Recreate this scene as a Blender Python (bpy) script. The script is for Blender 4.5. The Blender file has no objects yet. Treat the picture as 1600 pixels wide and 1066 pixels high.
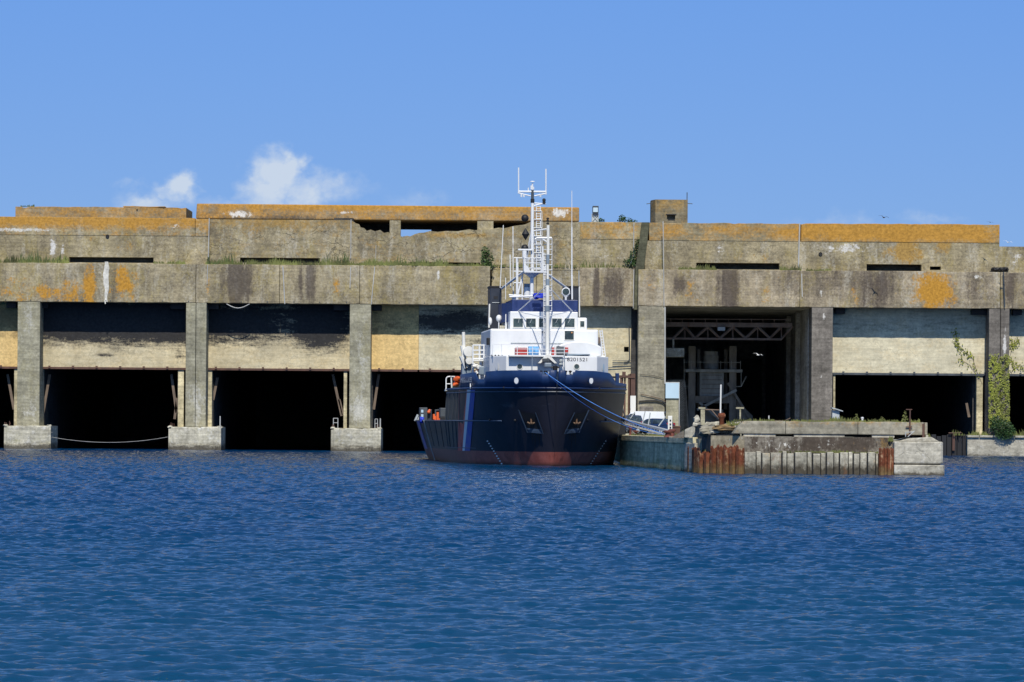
import bpy, math, random
import numpy as np
from mathutils import Vector, Matrix
R = random.Random(7)
rad = math.radians
C = bpy.context.scene.collection

# ------------------------------------------------------------------ measures
F = 5600.0; H = 3.4; ROLL = 0.0075
def unroll(px, py):
    u, v = px - 800.0, py - 660.0
    return u + ROLL * v, v - ROLL * u
def W(px, py, Y):
    u, v = unroll(px, py)
    return u * Y / F, H - v * Y / F
def WX(px, Y, py=600): return W(px, py, Y)[0]
YB = 403.0

# ------------------------------------------------------------------ helpers
class MB:
    def __init__(s): s.v = []; s.f = []
    def add(s, vs, fs):
        n = len(s.v); s.v += [tuple(p) for p in vs]; s.f += [tuple(i + n for i in q) for q in fs]; return s
    def box(s, x0, x1, y0, y1, z0, z1):
        return s.add([(x0,y0,z0),(x1,y0,z0),(x1,y1,z0),(x0,y1,z0),(x0,y0,z1),(x1,y0,z1),(x1,y1,z1),(x0,y1,z1)],
                     [(0,3,2,1),(4,5,6,7),(0,1,5,4),(1,2,6,5),(2,3,7,6),(3,0,4,7)])
    def rbox(s, x0, x1, y0, y1, z0, z1, j=.06, step=.55, seed=1, jb=0):
        rr = random.Random(int(seed+x0*13)); n = max(2, int((x1-x0)/step)); base = len(s.v); vs = []; off = 0
        for i in range(n+1):
            x = x0+(x1-x0)*i/n; e = 0 if i in (0, n) else rr.uniform(-.3, .3)*(x1-x0)/n; off = off*.7+rr.uniform(-1, 1)*j*.5; c = j*2.2*rr.random() if rr.random() < .06 else 0
            cb_ = jb*rr.uniform(-1, 1)
            vs += [(x+e, y0, z0+cb_), (x+e, y0+rr.uniform(0, j*.5)+c, z1+off-c), (x+e, y1, z1+off), (x+e, y1, z0)]
        fs = [(4*i+a, 4*i+4+a, 4*i+4+b, 4*i+b) for i in range(n) for a, b in ((0,1),(1,2),(2,3),(3,0))] + [(0,1,2,3), (4*n+3,4*n+2,4*n+1,4*n)]
        return s.add(vs, fs)
    def obox(s, c, size, rot):
        M = Matrix.Translation(c) @ rot.to_4x4(); a, b, d = [k / 2 for k in size]
        vs = [M @ Vector(p) for p in [(-a,-b,-d),(a,-b,-d),(a,b,-d),(-a,b,-d),(-a,-b,d),(a,-b,d),(a,b,d),(-a,b,d)]]
        return s.add(vs, [(0,3,2,1),(4,5,6,7),(0,1,5,4),(1,2,6,5),(2,3,7,6),(3,0,4,7)])
    def tube(s, p0, p1, r, n=8, r1=None):
        p0, p1 = Vector(p0), Vector(p1); d = p1 - p0
        if d.length < 1e-6: return s
        q = d.to_track_quat('Z', 'Y'); r1 = r if r1 is None else r1; vs = []
        for p, rr in ((p0, r), (p1, r1)):
            for k in range(n):
                a = 2 * math.pi * k / n; vs.append(p + q @ Vector((rr*math.cos(a), rr*math.sin(a), 0)))
        fs = [(k, (k+1) % n, n + (k+1) % n, n + k) for k in range(n)]
        fs += [tuple(range(n-1, -1, -1)), tuple(range(n, 2*n))]
        return s.add(vs, fs)
    def path(s, pts, r, n=6):
        for a, b in zip(pts[:-1], pts[1:]): s.tube(a, b, r, n)
        return s
    def lathe(s, c, prof, n=16, axis='Z'):
        vs = []; m = len(prof)
        for k in range(n):
            a = 2 * math.pi * k / n
            for r, h in prof:
                p = (r*math.cos(a), r*math.sin(a), h)
                if axis == 'Y': p = (p[0], p[2], p[1])
                if axis == 'X': p = (p[2], p[0], p[1])
                vs.append((c[0]+p[0], c[1]+p[1], c[2]+p[2]))
        fs = [(k*m+i, ((k+1) % n)*m+i, ((k+1) % n)*m+i+1, k*m+i+1) for k in range(n) for i in range(m-1)]
        return s.add(vs, fs)
    def ball(s, c, r, n=14, sz=1.0):
        return s.lathe(c, [(r*math.sin(math.pi*i/8)+1e-4, -r*sz*math.cos(math.pi*i/8)) for i in range(9)], n)
    def prism(s, poly, y0, y1):                        # poly of (x, z), extruded along y
        n = len(poly); vs = [(x, y0, z) for x, z in poly] + [(x, y1, z) for x, z in poly]
        return s.add(vs, [tuple(range(n)), tuple(range(2*n-1, n-1, -1))] + [(k, n+k, n+(k+1) % n, (k+1) % n) for k in range(n)])
    def plan(s, poly, z0, z1):                         # poly of (x, y), extruded along z
        n = len(poly); vs = [(x, y, z0) for x, y in poly] + [(x, y, z1) for x, y in poly]
        return s.add(vs, [tuple(range(n-1, -1, -1)), tuple(range(n, 2*n))] + [(k, (k+1) % n, n+(k+1) % n, n+k) for k in range(n)])
    def rock(s, c, size, seed, n=12, yaw=0):
        from mathutils import noise as mn
        vs = []; fs = []; m = 8; o_ = Vector((seed*3.1, seed*1.7, seed*.9))
        for i in range(m+1):
            th = math.pi * i / m
            for k in range(n):
                a = 2*math.pi*k/n + yaw; d = Vector((math.sin(th)*math.cos(a), math.sin(th)*math.sin(a), -math.cos(th)))
                q = 1 + .55*mn.noise(d*1.1+o_) + .25*mn.noise(d*2.9+o_) 
                d2 = Vector([math.copysign(abs(x)**.75, x) for x in d])*.92
                vs.append((c[0]+size[0]*q*d2.x, c[1]+size[1]*q*d2.y, c[2]+size[2]*q*d2.z))
        for i in range(m):
            for k in range(n): fs.append((i*n+k, i*n+(k+1) % n, (i+1)*n+(k+1) % n, (i+1)*n+k))
        return s.add(vs, fs)
    def build(s, name, mat, parent=None, smooth=False, bevel=0, local=False, uvm=None):
        off = Vector((0, 0, 0))
        if parent is not None and not local and not parent.get('_l'):
            off = Vector(parent['_loc'])
        me = bpy.data.meshes.new(name)
        me.from_pydata([(p[0]-off.x, p[1]-off.y, p[2]-off.z) for p in s.v], [], s.f)
        me.validate(); me.update()
        o = bpy.data.objects.new(name, me); C.objects.link(o)
        if parent is not None:
            o.parent = parent; o['_loc'] = list(Vector(parent['_loc'])); 
            if parent.get('_l'): o['_l'] = 1
        else: o['_loc'] = [0, 0, 0]
        if mat: me.materials.append(mat)
        if smooth:
            me.polygons.foreach_set('use_smooth', [True]*len(me.polygons))
            try: me.set_sharp_from_angle(angle=rad(40))
            except Exception: pass
        if bevel:
            b = o.modifiers.new('bevel', 'BEVEL'); b.width = bevel; b.segments = 2; b.limit_method = 'ANGLE'; b.angle_limit = rad(50)
        return o
def thing(name, label, cat, loc=(0,0,0), rotz=0, group=None, local=False):
    o = bpy.data.objects.new(name, None); C.objects.link(o); o.empty_display_size = .3
    o.location = loc; o.rotation_euler = (0, 0, rotz); o['label'] = label; o['category'] = cat
    o['_loc'] = list(loc)
    if local: o['_l'] = 1
    if group: o['group'] = group
    return o
def tag(o, label=None, cat=None, group=None, kind=None):
    for k, v in (('label', label), ('category', cat), ('group', group), ('kind', kind)):
        if v: o[k] = v
    return o

def panel(mb, x0, x1, z0, z1, y0, y1, holes=(), top=None):
    """wall with rectangular holes and an optional broken top profile [(x, z)...]"""
    xs = {x0, x1}
    for h in holes: xs |= {max(x0, min(x1, h[0])), max(x0, min(x1, h[1]))}
    if top: xs |= {p[0] for p in top if x0 < p[0] < x1}
    xs = sorted(xs)
    def tz(x):
        if not top: return z1
        if x <= top[0][0]: return top[0][1]
        for (a, za), (b, zb) in zip(top[:-1], top[1:]):
            if a <= x <= b: return za + (zb-za)*(x-a)/max(1e-6, b-a)
        return top[-1][1]
    for a, b in zip(xs[:-1], xs[1:]):
        if b - a < 1e-5: continue
        m = (a+b)/2; hs = sorted([(h[2], h[3]) for h in holes if h[0] < m < h[1]])
        z = z0; segs = []
        for lo, hi in hs:
            if lo > z + 1e-5: segs.append((z, lo, False))
            z = hi
        segs.append((z, None, True))
        for lo, hi, last in segs:
            if last:
                ta, tb = tz(a), tz(b)
                if min(ta, tb) <= lo: ta = max(ta, lo+.01); tb = max(tb, lo+.01)
            else: ta = tb = hi
            mb.add([(a,y0,lo),(b,y0,lo),(b,y1,lo),(a,y1,lo),(a,y0,ta),(b,y0,tb),(b,y1,tb),(a,y1,ta)],
                   [(0,3,2,1),(4,5,6,7),(0,1,5,4),(1,2,6,5),(2,3,7,6),(3,0,4,7)])
    return mb

# ------------------------------------------------------------------ materials
def newmat(name):
    m = bpy.data.materials.new(name); m.use_nodes = True
    return m, m.node_tree, m.node_tree.nodes['Principled BSDF']
def N(nt, t, **kw):
    n = nt.nodes.new(t)
    for k, v in kw.items():
        if k.startswith('i_'): n.inputs[k[2:].replace('_', ' ')].default_value = v
        else: setattr(n, k, v)
    return n
def L(nt, a, b): nt.links.new(a, b)
def rgb(c): return (c[0], c[1], c[2], 1)
def math_(nt, op, a, b=None, c=None, clamp=False):
    n = nt.nodes.new('ShaderNodeMath'); n.operation = op; n.use_clamp = clamp
    for i, x in enumerate((a, b, c)):
        if x is None: continue
        if isinstance(x, (int, float)): n.inputs[i].default_value = x
        else: L(nt, x, n.inputs[i])
    return n.outputs[0]
def mixc(nt, fac, a, b, mode='MIX'):
    n = nt.nodes.new('ShaderNodeMix'); n.data_type = 'RGBA'; n.blend_type = mode
    for i, x in ((0, fac), (6, a), (7, b)):
        if isinstance(x, (int, float)): n.inputs[i].default_value = x
        elif isinstance(x, (tuple, list)): n.inputs[i].default_value = rgb(x)
        else: L(nt, x, n.inputs[i])
    return n.outputs[2]
def noise(nt, pos, scale, detail=6, rough=.6, off=0, dist=0):
    mp = N(nt, 'ShaderNodeMapping'); mp.inputs['Scale'].default_value = scale; mp.inputs['Location'].default_value = (off, off*1.7, off*.6)
    L(nt, pos, mp.inputs['Vector'])
    n = N(nt, 'ShaderNodeTexNoise'); n.inputs['Scale'].default_value = 1; n.inputs['Detail'].default_value = detail
    n.inputs['Roughness'].default_value = rough; n.inputs['Distortion'].default_value = dist
    L(nt, mp.outputs[0], n.inputs['Vector']); return n.outputs['Fac']
def mapr(nt, x, a, b, c=0, d=1):
    n = N(nt, 'ShaderNodeMapRange'); n.inputs[1].default_value = a; n.inputs[2].default_value = b
    n.inputs[3].default_value = c; n.inputs[4].default_value = d; L(nt, x, n.inputs[0]); return n.outputs[0]

def concrete(name, base, layers=(), board=.35, streak=.45, mottle=.62, cracks=0, bump=.5, grit=1):
    """layers: dict(col, scale=(x,z), bias, lo, hi, patches=[(cx,cz,rx,rz,strength)], amt)"""
    m, nt, bs = newmat(name)
    g = N(nt, 'ShaderNodeNewGeometry'); pos = g.outputs['Position']
    n1 = noise(nt, pos, (.22, .22, .3), 8, .65)
    n2 = noise(nt, pos, (1.3, 1.3, .07), 6, .6, 5)
    n3 = noise(nt, pos, (3.5, 3.5, 3.5), 6, .7, 9)
    nb = noise(nt, pos, (.25, .25, 4.2), 3, .5, 3)
    dk = tuple(c*.55 for c in base); lt = tuple(min(1, c*1.38) for c in base)
    col = mixc(nt, mapr(nt, n1, .38, .64), tuple(b*(1-mottle)+d*mottle for b, d in zip(base, dk)), tuple(b*(1-mottle)+d*mottle for b, d in zip(base, lt)))
    col = mixc(nt, mapr(nt, n2, .42, .7, 0, streak), col, tuple(c*.42 for c in base))
    n2b = noise(nt, pos, (.55, .55, .035), 5, .6, 15)
    col = mixc(nt, mapr(nt, n2b, .52, .68, 0, streak*.8), col, tuple(min(1, c*1.5) for c in base))
    f = mapr(nt, nb, .35, .65, 1-board*.45, 1+board*.3)
    n5 = noise(nt, pos, (1.1, 1.1, 1.5), 7, .75, 41)
    f2 = math_(nt, 'MULTIPLY', mapr(nt, n3, .3, .7, 1-.28*grit, 1+.26*grit), mapr(nt, n5, .3, .7, 1-mottle*.5, 1+mottle*.45))
    cc = N(nt, 'ShaderNodeCombineXYZ')
    ff = math_(nt, 'MULTIPLY', f, f2)
    for i in range(3): L(nt, ff, cc.inputs[i])
    col = mixc(nt, 1.0, col, cc.outputs[0], 'MULTIPLY')
    for k, ly in enumerate(layers):
        sx, sz = ly.get('scale', (.8, .8))
        nn = noise(nt, pos, (sx, sx, sz), ly.get('detail', 9), ly.get('rough', .7), 20 + 7*k)
        nn = math_(nt, 'ADD', math_(nt, 'MULTIPLY', nn, .62), math_(nt, 'MULTIPLY', noise(nt, pos, (4.5, 4.5, 4.5*ly.get('fz', 1)), 5, .75, 60+k), .38))
        val = math_(nt, 'ADD', nn, ly.get('bias', 0.0))
        if ly.get('patches'):
            tot = None
            for (cx, cz, rx, rz, st) in ly['patches']:
                vs = N(nt, 'ShaderNodeVectorMath', operation='SUBTRACT'); L(nt, pos, vs.inputs[0]); vs.inputs[1].default_value = (cx, 0, cz)
                vm = N(nt, 'ShaderNodeVectorMath', operation='MULTIPLY'); L(nt, vs.outputs[0], vm.inputs[0]); vm.inputs[1].default_value = (1/rx, 0, 1/rz)
                vl = N(nt, 'ShaderNodeVectorMath', operation='LENGTH'); L(nt, vm.outputs[0], vl.inputs[0])
                e = mapr(nt, vl.outputs['Value'], .2, 1.35, st, 0)
                tot = e if tot is None else math_(nt, 'MAXIMUM', tot, e)
            val = math_(nt, 'ADD', val, tot)
        lo_, hi_ = ly.get('lo', .6), ly.get('hi', .72); lo_ -= .025; hi_ += .0
        msk = mapr(nt, val, lo_, hi_, 0, ly.get('amt', 1))
        c2 = ly['col']
        cv = mixc(nt, mapr(nt, n3, .35, .65), tuple(x*.72 for x in c2), tuple(min(1, x*1.22) for x in c2))
        col = mixc(nt, msk, col, cv)
    hgt = math_(nt, 'ADD', math_(nt, 'MULTIPLY', n3, .5), math_(nt, 'MULTIPLY', nb, .35))
    if cracks:
        vo = N(nt, 'ShaderNodeTexVoronoi', feature='DISTANCE_TO_EDGE'); 
        mp = N(nt, 'ShaderNodeMapping'); mp.inputs['Scale'].default_value = (.38, .38, .75); L(nt, pos, mp.inputs['Vector'])
        wn = N(nt, 'ShaderNodeTexNoise'); wn.inputs['Scale'].default_value = .8; wn.inputs['Detail'].default_value = 5; L(nt, pos, wn.inputs['Vector'])
        ad = N(nt, 'ShaderNodeVectorMath', operation='MULTIPLY_ADD'); L(nt, wn.outputs['Color'], ad.inputs[0]); ad.inputs[1].default_value = (1.3,)*3; L(nt, mp.outputs[0], ad.inputs[2])
        L(nt, ad.outputs[0], vo.inputs['Vector']); vo.inputs['Scale'].default_value = 1
        ck = mapr(nt, vo.outputs['Distance'], .0, .035, 1, 0)
        gate = mapr(nt, n1, .45, .55)
        ck = math_(nt, 'MULTIPLY', ck, gate); ck = math_(nt, 'MULTIPLY', ck, cracks)
        col = mixc(nt, ck, col, (.03, .028, .024)); hgt = math_(nt, 'SUBTRACT', hgt, ck)
    L(nt, col, bs.inputs['Base Color']); bs.inputs['Roughness'].default_value = .92
    bs.inputs['Specular IOR Level'].default_value = .2
    b = N(nt, 'ShaderNodeBump'); b.inputs['Strength'].default_value = bump; b.inputs['Distance'].default_value = .08
    L(nt, hgt, b.inputs['Height']); L(nt, b.outputs[0], bs.inputs['Normal'])
    return m
def paint(name, c, rough=.45, var=.2, rust=0, metal=0, spots=0, scale=1.2, spec=.5):
    m, nt, bs = newmat(name)
    tc = N(nt, 'ShaderNodeTexCoord'); pos = tc.outputs['Object']
    a = noise(nt, pos, (scale, scale, scale*.4), 6, .6, 1)
    col = mixc(nt, mapr(nt, a, .35, .65), tuple(x*(1-var) for x in c), tuple(min(1, x*(1+var)) for x in c))
    if rust:
        b = noise(nt, pos, (2.2, 2.2, .5), 8, .7, 12)
        col = mixc(nt, mapr(nt, b, .66-.16*rust, .74-.1*rust), col, (.16, .06, .025))
    if spots:
        b = noise(nt, pos, (2.5, 2.5, 3.5), 6, .7, 31)
        col = mixc(nt, mapr(nt, b, .66, .69, 0, spots), col, (.62, .66, .7))
    L(nt, col, bs.inputs['Base Color']); bs.inputs['Metallic'].default_value = metal
    rr = mapr(nt, a, .3, .7, max(.05, rough-.08), min(1, rough+.12)); L(nt, rr, bs.inputs['Roughness'])
    bs.inputs['Specular IOR Level'].default_value = spec
    return m

M_calc = concrete('calcite_crust', (.66,.64,.57), [], board=0, streak=.3, mottle=.4)
LICH = (.46, .235, .038); LICH2 = (.36, .225, .07)
GEN = [dict(col=(.095,.08,.062), scale=(.3,.16), lo=.50, hi=.60, amt=.6, rough=.75), dict(col=(.33,.26,.085), scale=(.5,.25), lo=.52, hi=.63, amt=.65), dict(col=(.50,.47,.39), scale=(.7,.14), lo=.53, hi=.63, amt=.6), dict(col=(.6,.58,.54), scale=(2.6,2.0), lo=.64, hi=.68, amt=.8)]
def zb(v, Y=YB): return H - v*Y/F
def P(px, py, rx, ry, st, Y=YB):
    x, z = W(px, py, Y); return (x, z, rx*Y/F, ry*Y/F, st)
CB = (.345, .292, .185)
M_beamL = concrete('beam_concrete', CB, [*GEN, 
    dict(col=(.07,.055,.05), scale=(1.1,.12), lo=.62, hi=.74, patches=[P(385,442,14,40,.35), P(365,440,20,50,.4), P(485,440,9,40,.4), P(470,440,5,40,.3), P(190,440,40,30,.12)], amt=.75),
    dict(col=LICH, scale=(.9,.7), bias=-.05, lo=.6, hi=.66, patches=[P(140,450,13,38,.32), P(112,455,30,26,.2), P(70,458,90,24,.17), P(195,440,26,30,.26), P(30,445,30,20,.12), P(525,445,10,30,.16), P(325,450,5,20,.2)]),
    dict(col=(.62,.6,.54), scale=(1.6,.5), bias=-.1, lo=.62, hi=.68, patches=[P(685,432,5,16,.25), P(700,425,30,6,.1)]),
    ], streak=.4)
M_beamR = concrete('stained_beam_concrete', (.33,.275,.19), [*GEN, 
    dict(col=(.07,.055,.05), scale=(1.0,.1), lo=.6, hi=.74, patches=[P(1140,450,20,50,.36), P(1062,445,12,20,.3), P(1370,450,40,46,.24), P(1290,440,40,40,.16), P(932,450,6,40,.45), P(960,450,22,46,.26), P(1230,440,20,46,.14), P(1520,450,14,40,.2), P(1576,450,12,40,.3)], amt=.8),
    dict(col=LICH, scale=(.9,.8), bias=-.05, lo=.6, hi=.68, patches=[P(1458,455,38,34,.36), P(1078,455,14,26,.14), P(1190,450,22,30,.12), P(1335,455,10,24,.12), P(1012,450,14,30,.1)]),
    dict(col=(.6,.58,.52), scale=(1.8,.8), bias=-.1, lo=.6, hi=.66, patches=[P(1528,434,14,8,.2), P(1445,440,14,14,.12), P(1282,458,4,10,.25), P(1260,435,14,14,.1)]),
    ], streak=.55)
M_tier2 = concrete('tier_concrete', (.345,.292,.182), [*GEN, 
    dict(col=(.09,.08,.07), scale=(.9,.2), lo=.62, hi=.75, amt=.6),
    dict(col=LICH2, scale=(.8,.6), bias=-.05, lo=.6, hi=.68, patches=[P(195,385,20,16,.16), P(140,372,10,6,.16), P(1415,390,34,26,.33), P(1475,385,20,14,.22), P(1180,400,60,14,.12), P(70,375,50,20,.03), P(350,395,40,20,.06)]),
    dict(col=(.62,.6,.56), scale=(1.0,2.0), bias=-.06, lo=.6, hi=.66, patches=[P(1320,388,60,10,.2), P(1125,388,14,10,.14), P(960,400,50,8,.1), P(80,385,6,18,.3), P(110,372,40,6,.06), P(95,390,4,12,.2), P(1590,400,20,14,.15), P(700,395,60,12,.05), P(440,392,16,3,.2)]),
    ], streak=.3, cracks=.3)
M_parL = concrete('lichen_parapet_concrete', (.345,.292,.182), [*GEN, 
    dict(col=LICH, scale=(.5,.8), bias=.0, lo=.50, hi=.66, amt=.9, patches=[P(120,345,260,13,.2), P(440,346,130,13,.12), P(900,352,120,9,.1), P(20,360,3,3,-.2)]),
    dict(col=(.6,.58,.52), scale=(1.0,1.6), bias=-.1, lo=.6, hi=.66, patches=[P(30,358,90,5,.25), P(272,352,10,8,.2), P(235,360,20,5,.15)]),
    dict(col=(.12,.105,.085), scale=(.8,.4), lo=.6, hi=.75, amt=.6, patches=[P(400,368,90,8,.1)]),
    ], streak=.25)
M_parR = concrete('orange_lichen_parapet', (.29,.25,.16), [
    dict(col=LICH, scale=(.45,.8), bias=.0, lo=.48, hi=.66, amt=.92, patches=[P(1405,361,200,18,.32), P(1180,358,60,9,.12), P(1060,362,30,10,.08)]),
    dict(col=(.13,.115,.09), scale=(.6,.9), lo=.6, hi=.75, amt=.6, patches=[P(1400,378,260,3,.12)]),
    ], streak=.2)
M_slab = concrete('top_slab_concrete', (.28,.23,.155), [
    dict(col=LICH, scale=(.5,.7), bias=.03, lo=.48, hi=.64, amt=.92, patches=[P(600,322,330,9,.17,409)]),
    dict(col=(.1,.085,.07), scale=(1.0,.8), lo=.6, hi=.7, amt=.8, patches=[P(430,341,130,5,.18,409)]),
    dict(col=(.64,.61,.56), scale=(1.6,1.1), bias=-.06, lo=.6, hi=.66, patches=[P(375,335,26,7,.25,409), P(875,333,16,8,.32,409), P(540,333,18,4,.2,409), P(810,336,60,7,.04,409)]),
    ], streak=.25)
M_pillar = concrete('pillar_concrete', (.35,.33,.24), [
    dict(col=(.28,.25,.13), scale=(.8,.3), lo=.52, hi=.66, amt=.7),
    dict(col=(.55,.54,.49), scale=(1.0,.5), bias=-.05, lo=.56, hi=.66, amt=.7, patches=[P(44,500,12,30,.12), P(310,630,20,40,.15), P(562,640,18,34,.2), P(44,640,20,26,.12), P(566,560,16,70,.12)]),
    ], streak=.35)
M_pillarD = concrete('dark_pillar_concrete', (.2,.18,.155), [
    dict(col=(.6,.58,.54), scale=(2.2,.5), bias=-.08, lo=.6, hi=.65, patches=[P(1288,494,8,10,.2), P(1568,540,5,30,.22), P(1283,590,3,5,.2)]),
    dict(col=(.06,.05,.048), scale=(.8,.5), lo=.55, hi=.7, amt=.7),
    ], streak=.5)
M_pillarM = concrete('tan_pillar_concrete', (.30,.275,.205), [
    dict(col=(.4,.33,.13), scale=(1.,.6), lo=.58, hi=.68, amt=.6),
    ], streak=.3, cracks=.15)
M_foot = concrete('pedestal_concrete', (.50,.47,.37), [
    dict(col=(.3,.28,.14), scale=(.8,.8), lo=.56, hi=.68, amt=.7),
    dict(col=(.62,.62,.6), scale=(.9,.9), lo=.56, hi=.66, amt=.8),
    dict(col=(.07,.06,.045), scale=(.5,2), lo=.6, hi=.8, amt=.9, patches=[(-57,-.2,500,.95,.42)]),
    ], streak=.4)
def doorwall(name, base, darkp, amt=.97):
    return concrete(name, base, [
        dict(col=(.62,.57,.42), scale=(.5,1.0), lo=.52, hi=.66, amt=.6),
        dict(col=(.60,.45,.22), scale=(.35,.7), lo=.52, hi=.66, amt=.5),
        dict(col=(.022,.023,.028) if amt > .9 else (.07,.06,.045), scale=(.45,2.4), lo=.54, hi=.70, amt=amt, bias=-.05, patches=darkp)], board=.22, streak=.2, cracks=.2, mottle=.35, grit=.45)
DX = 72
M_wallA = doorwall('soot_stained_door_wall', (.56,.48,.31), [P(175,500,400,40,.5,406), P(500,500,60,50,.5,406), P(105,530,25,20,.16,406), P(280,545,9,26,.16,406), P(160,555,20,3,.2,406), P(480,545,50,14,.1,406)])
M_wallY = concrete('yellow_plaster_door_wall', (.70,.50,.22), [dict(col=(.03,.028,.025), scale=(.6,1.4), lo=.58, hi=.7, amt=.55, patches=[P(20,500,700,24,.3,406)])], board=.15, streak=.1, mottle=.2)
M_wallP = doorwall('pale_door_wall', (.64,.585,.42), [P(1420,510,800,22,.1,406), P(700,540,60,14,.03,406)], amt=.6)
M_shadec = concrete('mossy_shaded_concrete', (.10,.10,.065), [], streak=.5)  # dark tone carries the shadow strip beside the proud right half
M_wallP2 = doorwall('shaded_stained_door_wall', (.58,.52,.36), [P(700,502,150,22,.32), P(745,532,34,16,.16), P(700,520,90,8,.12)], amt=.93)  # dark band paints the shade under the beam, along with stains
M_jamb = concrete('jamb_plaster', (.52,.46,.3), [dict(col=(.34,.2,.06), scale=(1,1), lo=.6, hi=.7, amt=.6)], streak=.3)
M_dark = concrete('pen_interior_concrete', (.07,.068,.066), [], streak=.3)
M_dim = concrete('workshop_interior_concrete', (.44,.43,.40), [dict(col=(.04,.04,.04), scale=(.4,.15), lo=.5, hi=.66, amt=.7)], streak=.4)
M_roof = concrete('roof_concrete', (.22,.2,.15), [], streak=.2)
M_quayW = concrete('algae_quay_wall', (.58,.52,.34), [
    dict(col=(.14,.14,.10), scale=(.6,.14), lo=.54, hi=.68, amt=.6),
    dict(col=(.24,.25,.09), scale=(.6,.6), lo=.58, hi=.7, amt=.7, patches=[(10,0,30,.9,.14)]),
    dict(col=(.65,.64,.58), scale=(1.6,.3), lo=.6, hi=.68, amt=.8),
    dict(col=(.06,.06,.04), scale=(.5,2), lo=.6, hi=.8, amt=.9, patches=[(20,-.2,50,.4,.4)]),
    ], streak=.3)
M_quayT = concrete('quay_deck_concrete', (.30,.29,.22), [dict(col=(.11,.14,.05), scale=(.4,.4), lo=.55, hi=.68, amt=.8)], board=0)
M_beamP = concrete('pier_beam_concrete', (.31,.285,.22), [
    dict(col=(.4,.24,.07), scale=(.7,1.2), lo=.6, hi=.7, amt=.7, patches=[(22,3.7,9,.5,.12)]),
    dict(col=(.12,.1,.08), scale=(1.5,.5), lo=.6, hi=.72, amt=.6)], streak=.35)
M_upW = concrete('stained_pier_wall', (.24,.215,.175), [
    dict(col=(.055,.04,.03), scale=(1.5,.35), lo=.5, hi=.58, amt=.85, patches=[(22.5,2.1,3.4,.7,.14), (15,2,3,1,-.1)]),
    dict(col=(.3,.19,.07), scale=(1.2,.6), lo=.6, hi=.66, amt=.8, patches=[(25.6,2.1,.9,.7,.14)]),
    dict(col=(.7,.68,.62), scale=(2.2,1.6), lo=.62, hi=.66, patches=[(18.5,2,3.5,.4,.07), (21.2,2,.5,.6,.05)])], streak=.4)
M_pileC = concrete('pale_pile_concrete', (.46,.43,.34), [
    dict(col=(.16,.15,.12), scale=(2.4,.8), lo=.52, hi=.62, amt=.75),
    dict(col=(.62,.62,.6), scale=(2.5,1.2), lo=.58, hi=.64, amt=.8),
    dict(col=(.5,.36,.18), scale=(1.3,.3), lo=.6, hi=.68, amt=.7),
    dict(col=(.06,.05,.035), scale=(2.5,1.2), lo=.56, hi=.76, amt=.95, patches=[(20,-.1,50,.85,.4)]), dict(col=(.2,.09,.04), scale=(1.8,.35), lo=.58, hi=.66, amt=.6)], streak=.5)
M_block = concrete('pier_head_concrete', (.45,.42,.34), [
    dict(col=(.62,.61,.57), scale=(1.5,1.5), lo=.57, hi=.64, amt=.8),
    dict(col=(.14,.13,.1), scale=(1,.6), lo=.6, hi=.72, amt=.7),
    dict(col=(.06,.05,.035), scale=(1,2), lo=.6, hi=.8, amt=.9, patches=[(20,-.1,50,.4,.42)])], streak=.3, cracks=.3)
M_tanW = concrete('tan_pier_wall', (.46,.39,.26), [dict(col=(.7,.68,.62), scale=(2.2,1.6), lo=.62, hi=.66), dict(col=(.2,.15,.1), scale=(1.5,.5), lo=.6, hi=.7, amt=.6)], streak=.25)
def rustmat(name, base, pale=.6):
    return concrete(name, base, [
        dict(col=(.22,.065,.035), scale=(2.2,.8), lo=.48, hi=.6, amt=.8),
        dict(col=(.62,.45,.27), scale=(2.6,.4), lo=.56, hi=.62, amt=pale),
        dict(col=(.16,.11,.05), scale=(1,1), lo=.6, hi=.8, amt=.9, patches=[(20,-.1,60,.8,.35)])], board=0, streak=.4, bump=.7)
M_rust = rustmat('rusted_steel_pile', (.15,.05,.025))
M_rustShade = rustmat('shaded_rusted_steel', (.06,.025,.015), .2)  # darker copy of the pile rust for the run in shade
M_steelB = paint('brown_steel', (.10,.05,.035), .7, .3, rust=.5)
M_steelT = paint('old_truss_steel', (.17,.12,.09), .8, .35, rust=.6)
M_white = paint('white_ship_paint', (.71,.72,.725), .4, .06, spots=0, scale=.8)
M_whiteW = paint('weathered_white_paint', (.72,.71,.66), .5, .08, rust=.12)
M_navy = paint('navy_hull_paint', (.010,.031,.105), .4, .15)
M_navyC = paint('chipped_navy_paint', (.014,.032,.13), .45, .2, spots=.75, scale=3)
M_dkblue = paint('dark_stack_paint', (.022,.027,.04), .45, .25)
M_grey = paint('grey_deck_equipment', (.2,.25,.3), .5, .2)
M_greyD = paint('dark_grey_equipment', (.06,.07,.08), .6, .3)
M_black = paint('black_paint', (.01,.01,.012), .6, .2)
M_red = paint('red_winch_paint', (.35,.03,.025), .5, .2)
M_orange = paint('orange_plastic', (.75,.13,.03), .5, .2)
M_yel = paint('yellow_fender_canvas', (.6,.55,.25), .7, .2)
M_green = paint('green_frame_paint', (.03,.2,.1), .5, .2)
M_lblue = paint('light_blue_rope', (.13,.34,.62), .8, .3, scale=6)
M_blueR = paint('bright_blue_rope', (.10,.28,.75), .7, .2)
M_dkrope = paint('grey_rope', (.16,.15,.13), .9, .2)
M_palrope = paint('pale_rope', (.5,.48,.42), .9, .2)
M_bluetarp = paint('blue_tarpaulin', (.015,.04,.5), .6, .3, scale=5)
M_pipe = paint('grey_drain_pipe', (.42,.42,.4), .6, .2)
M_panelB = paint('pale_blue_panel', (.46,.60,.70), .4, .03)
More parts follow.
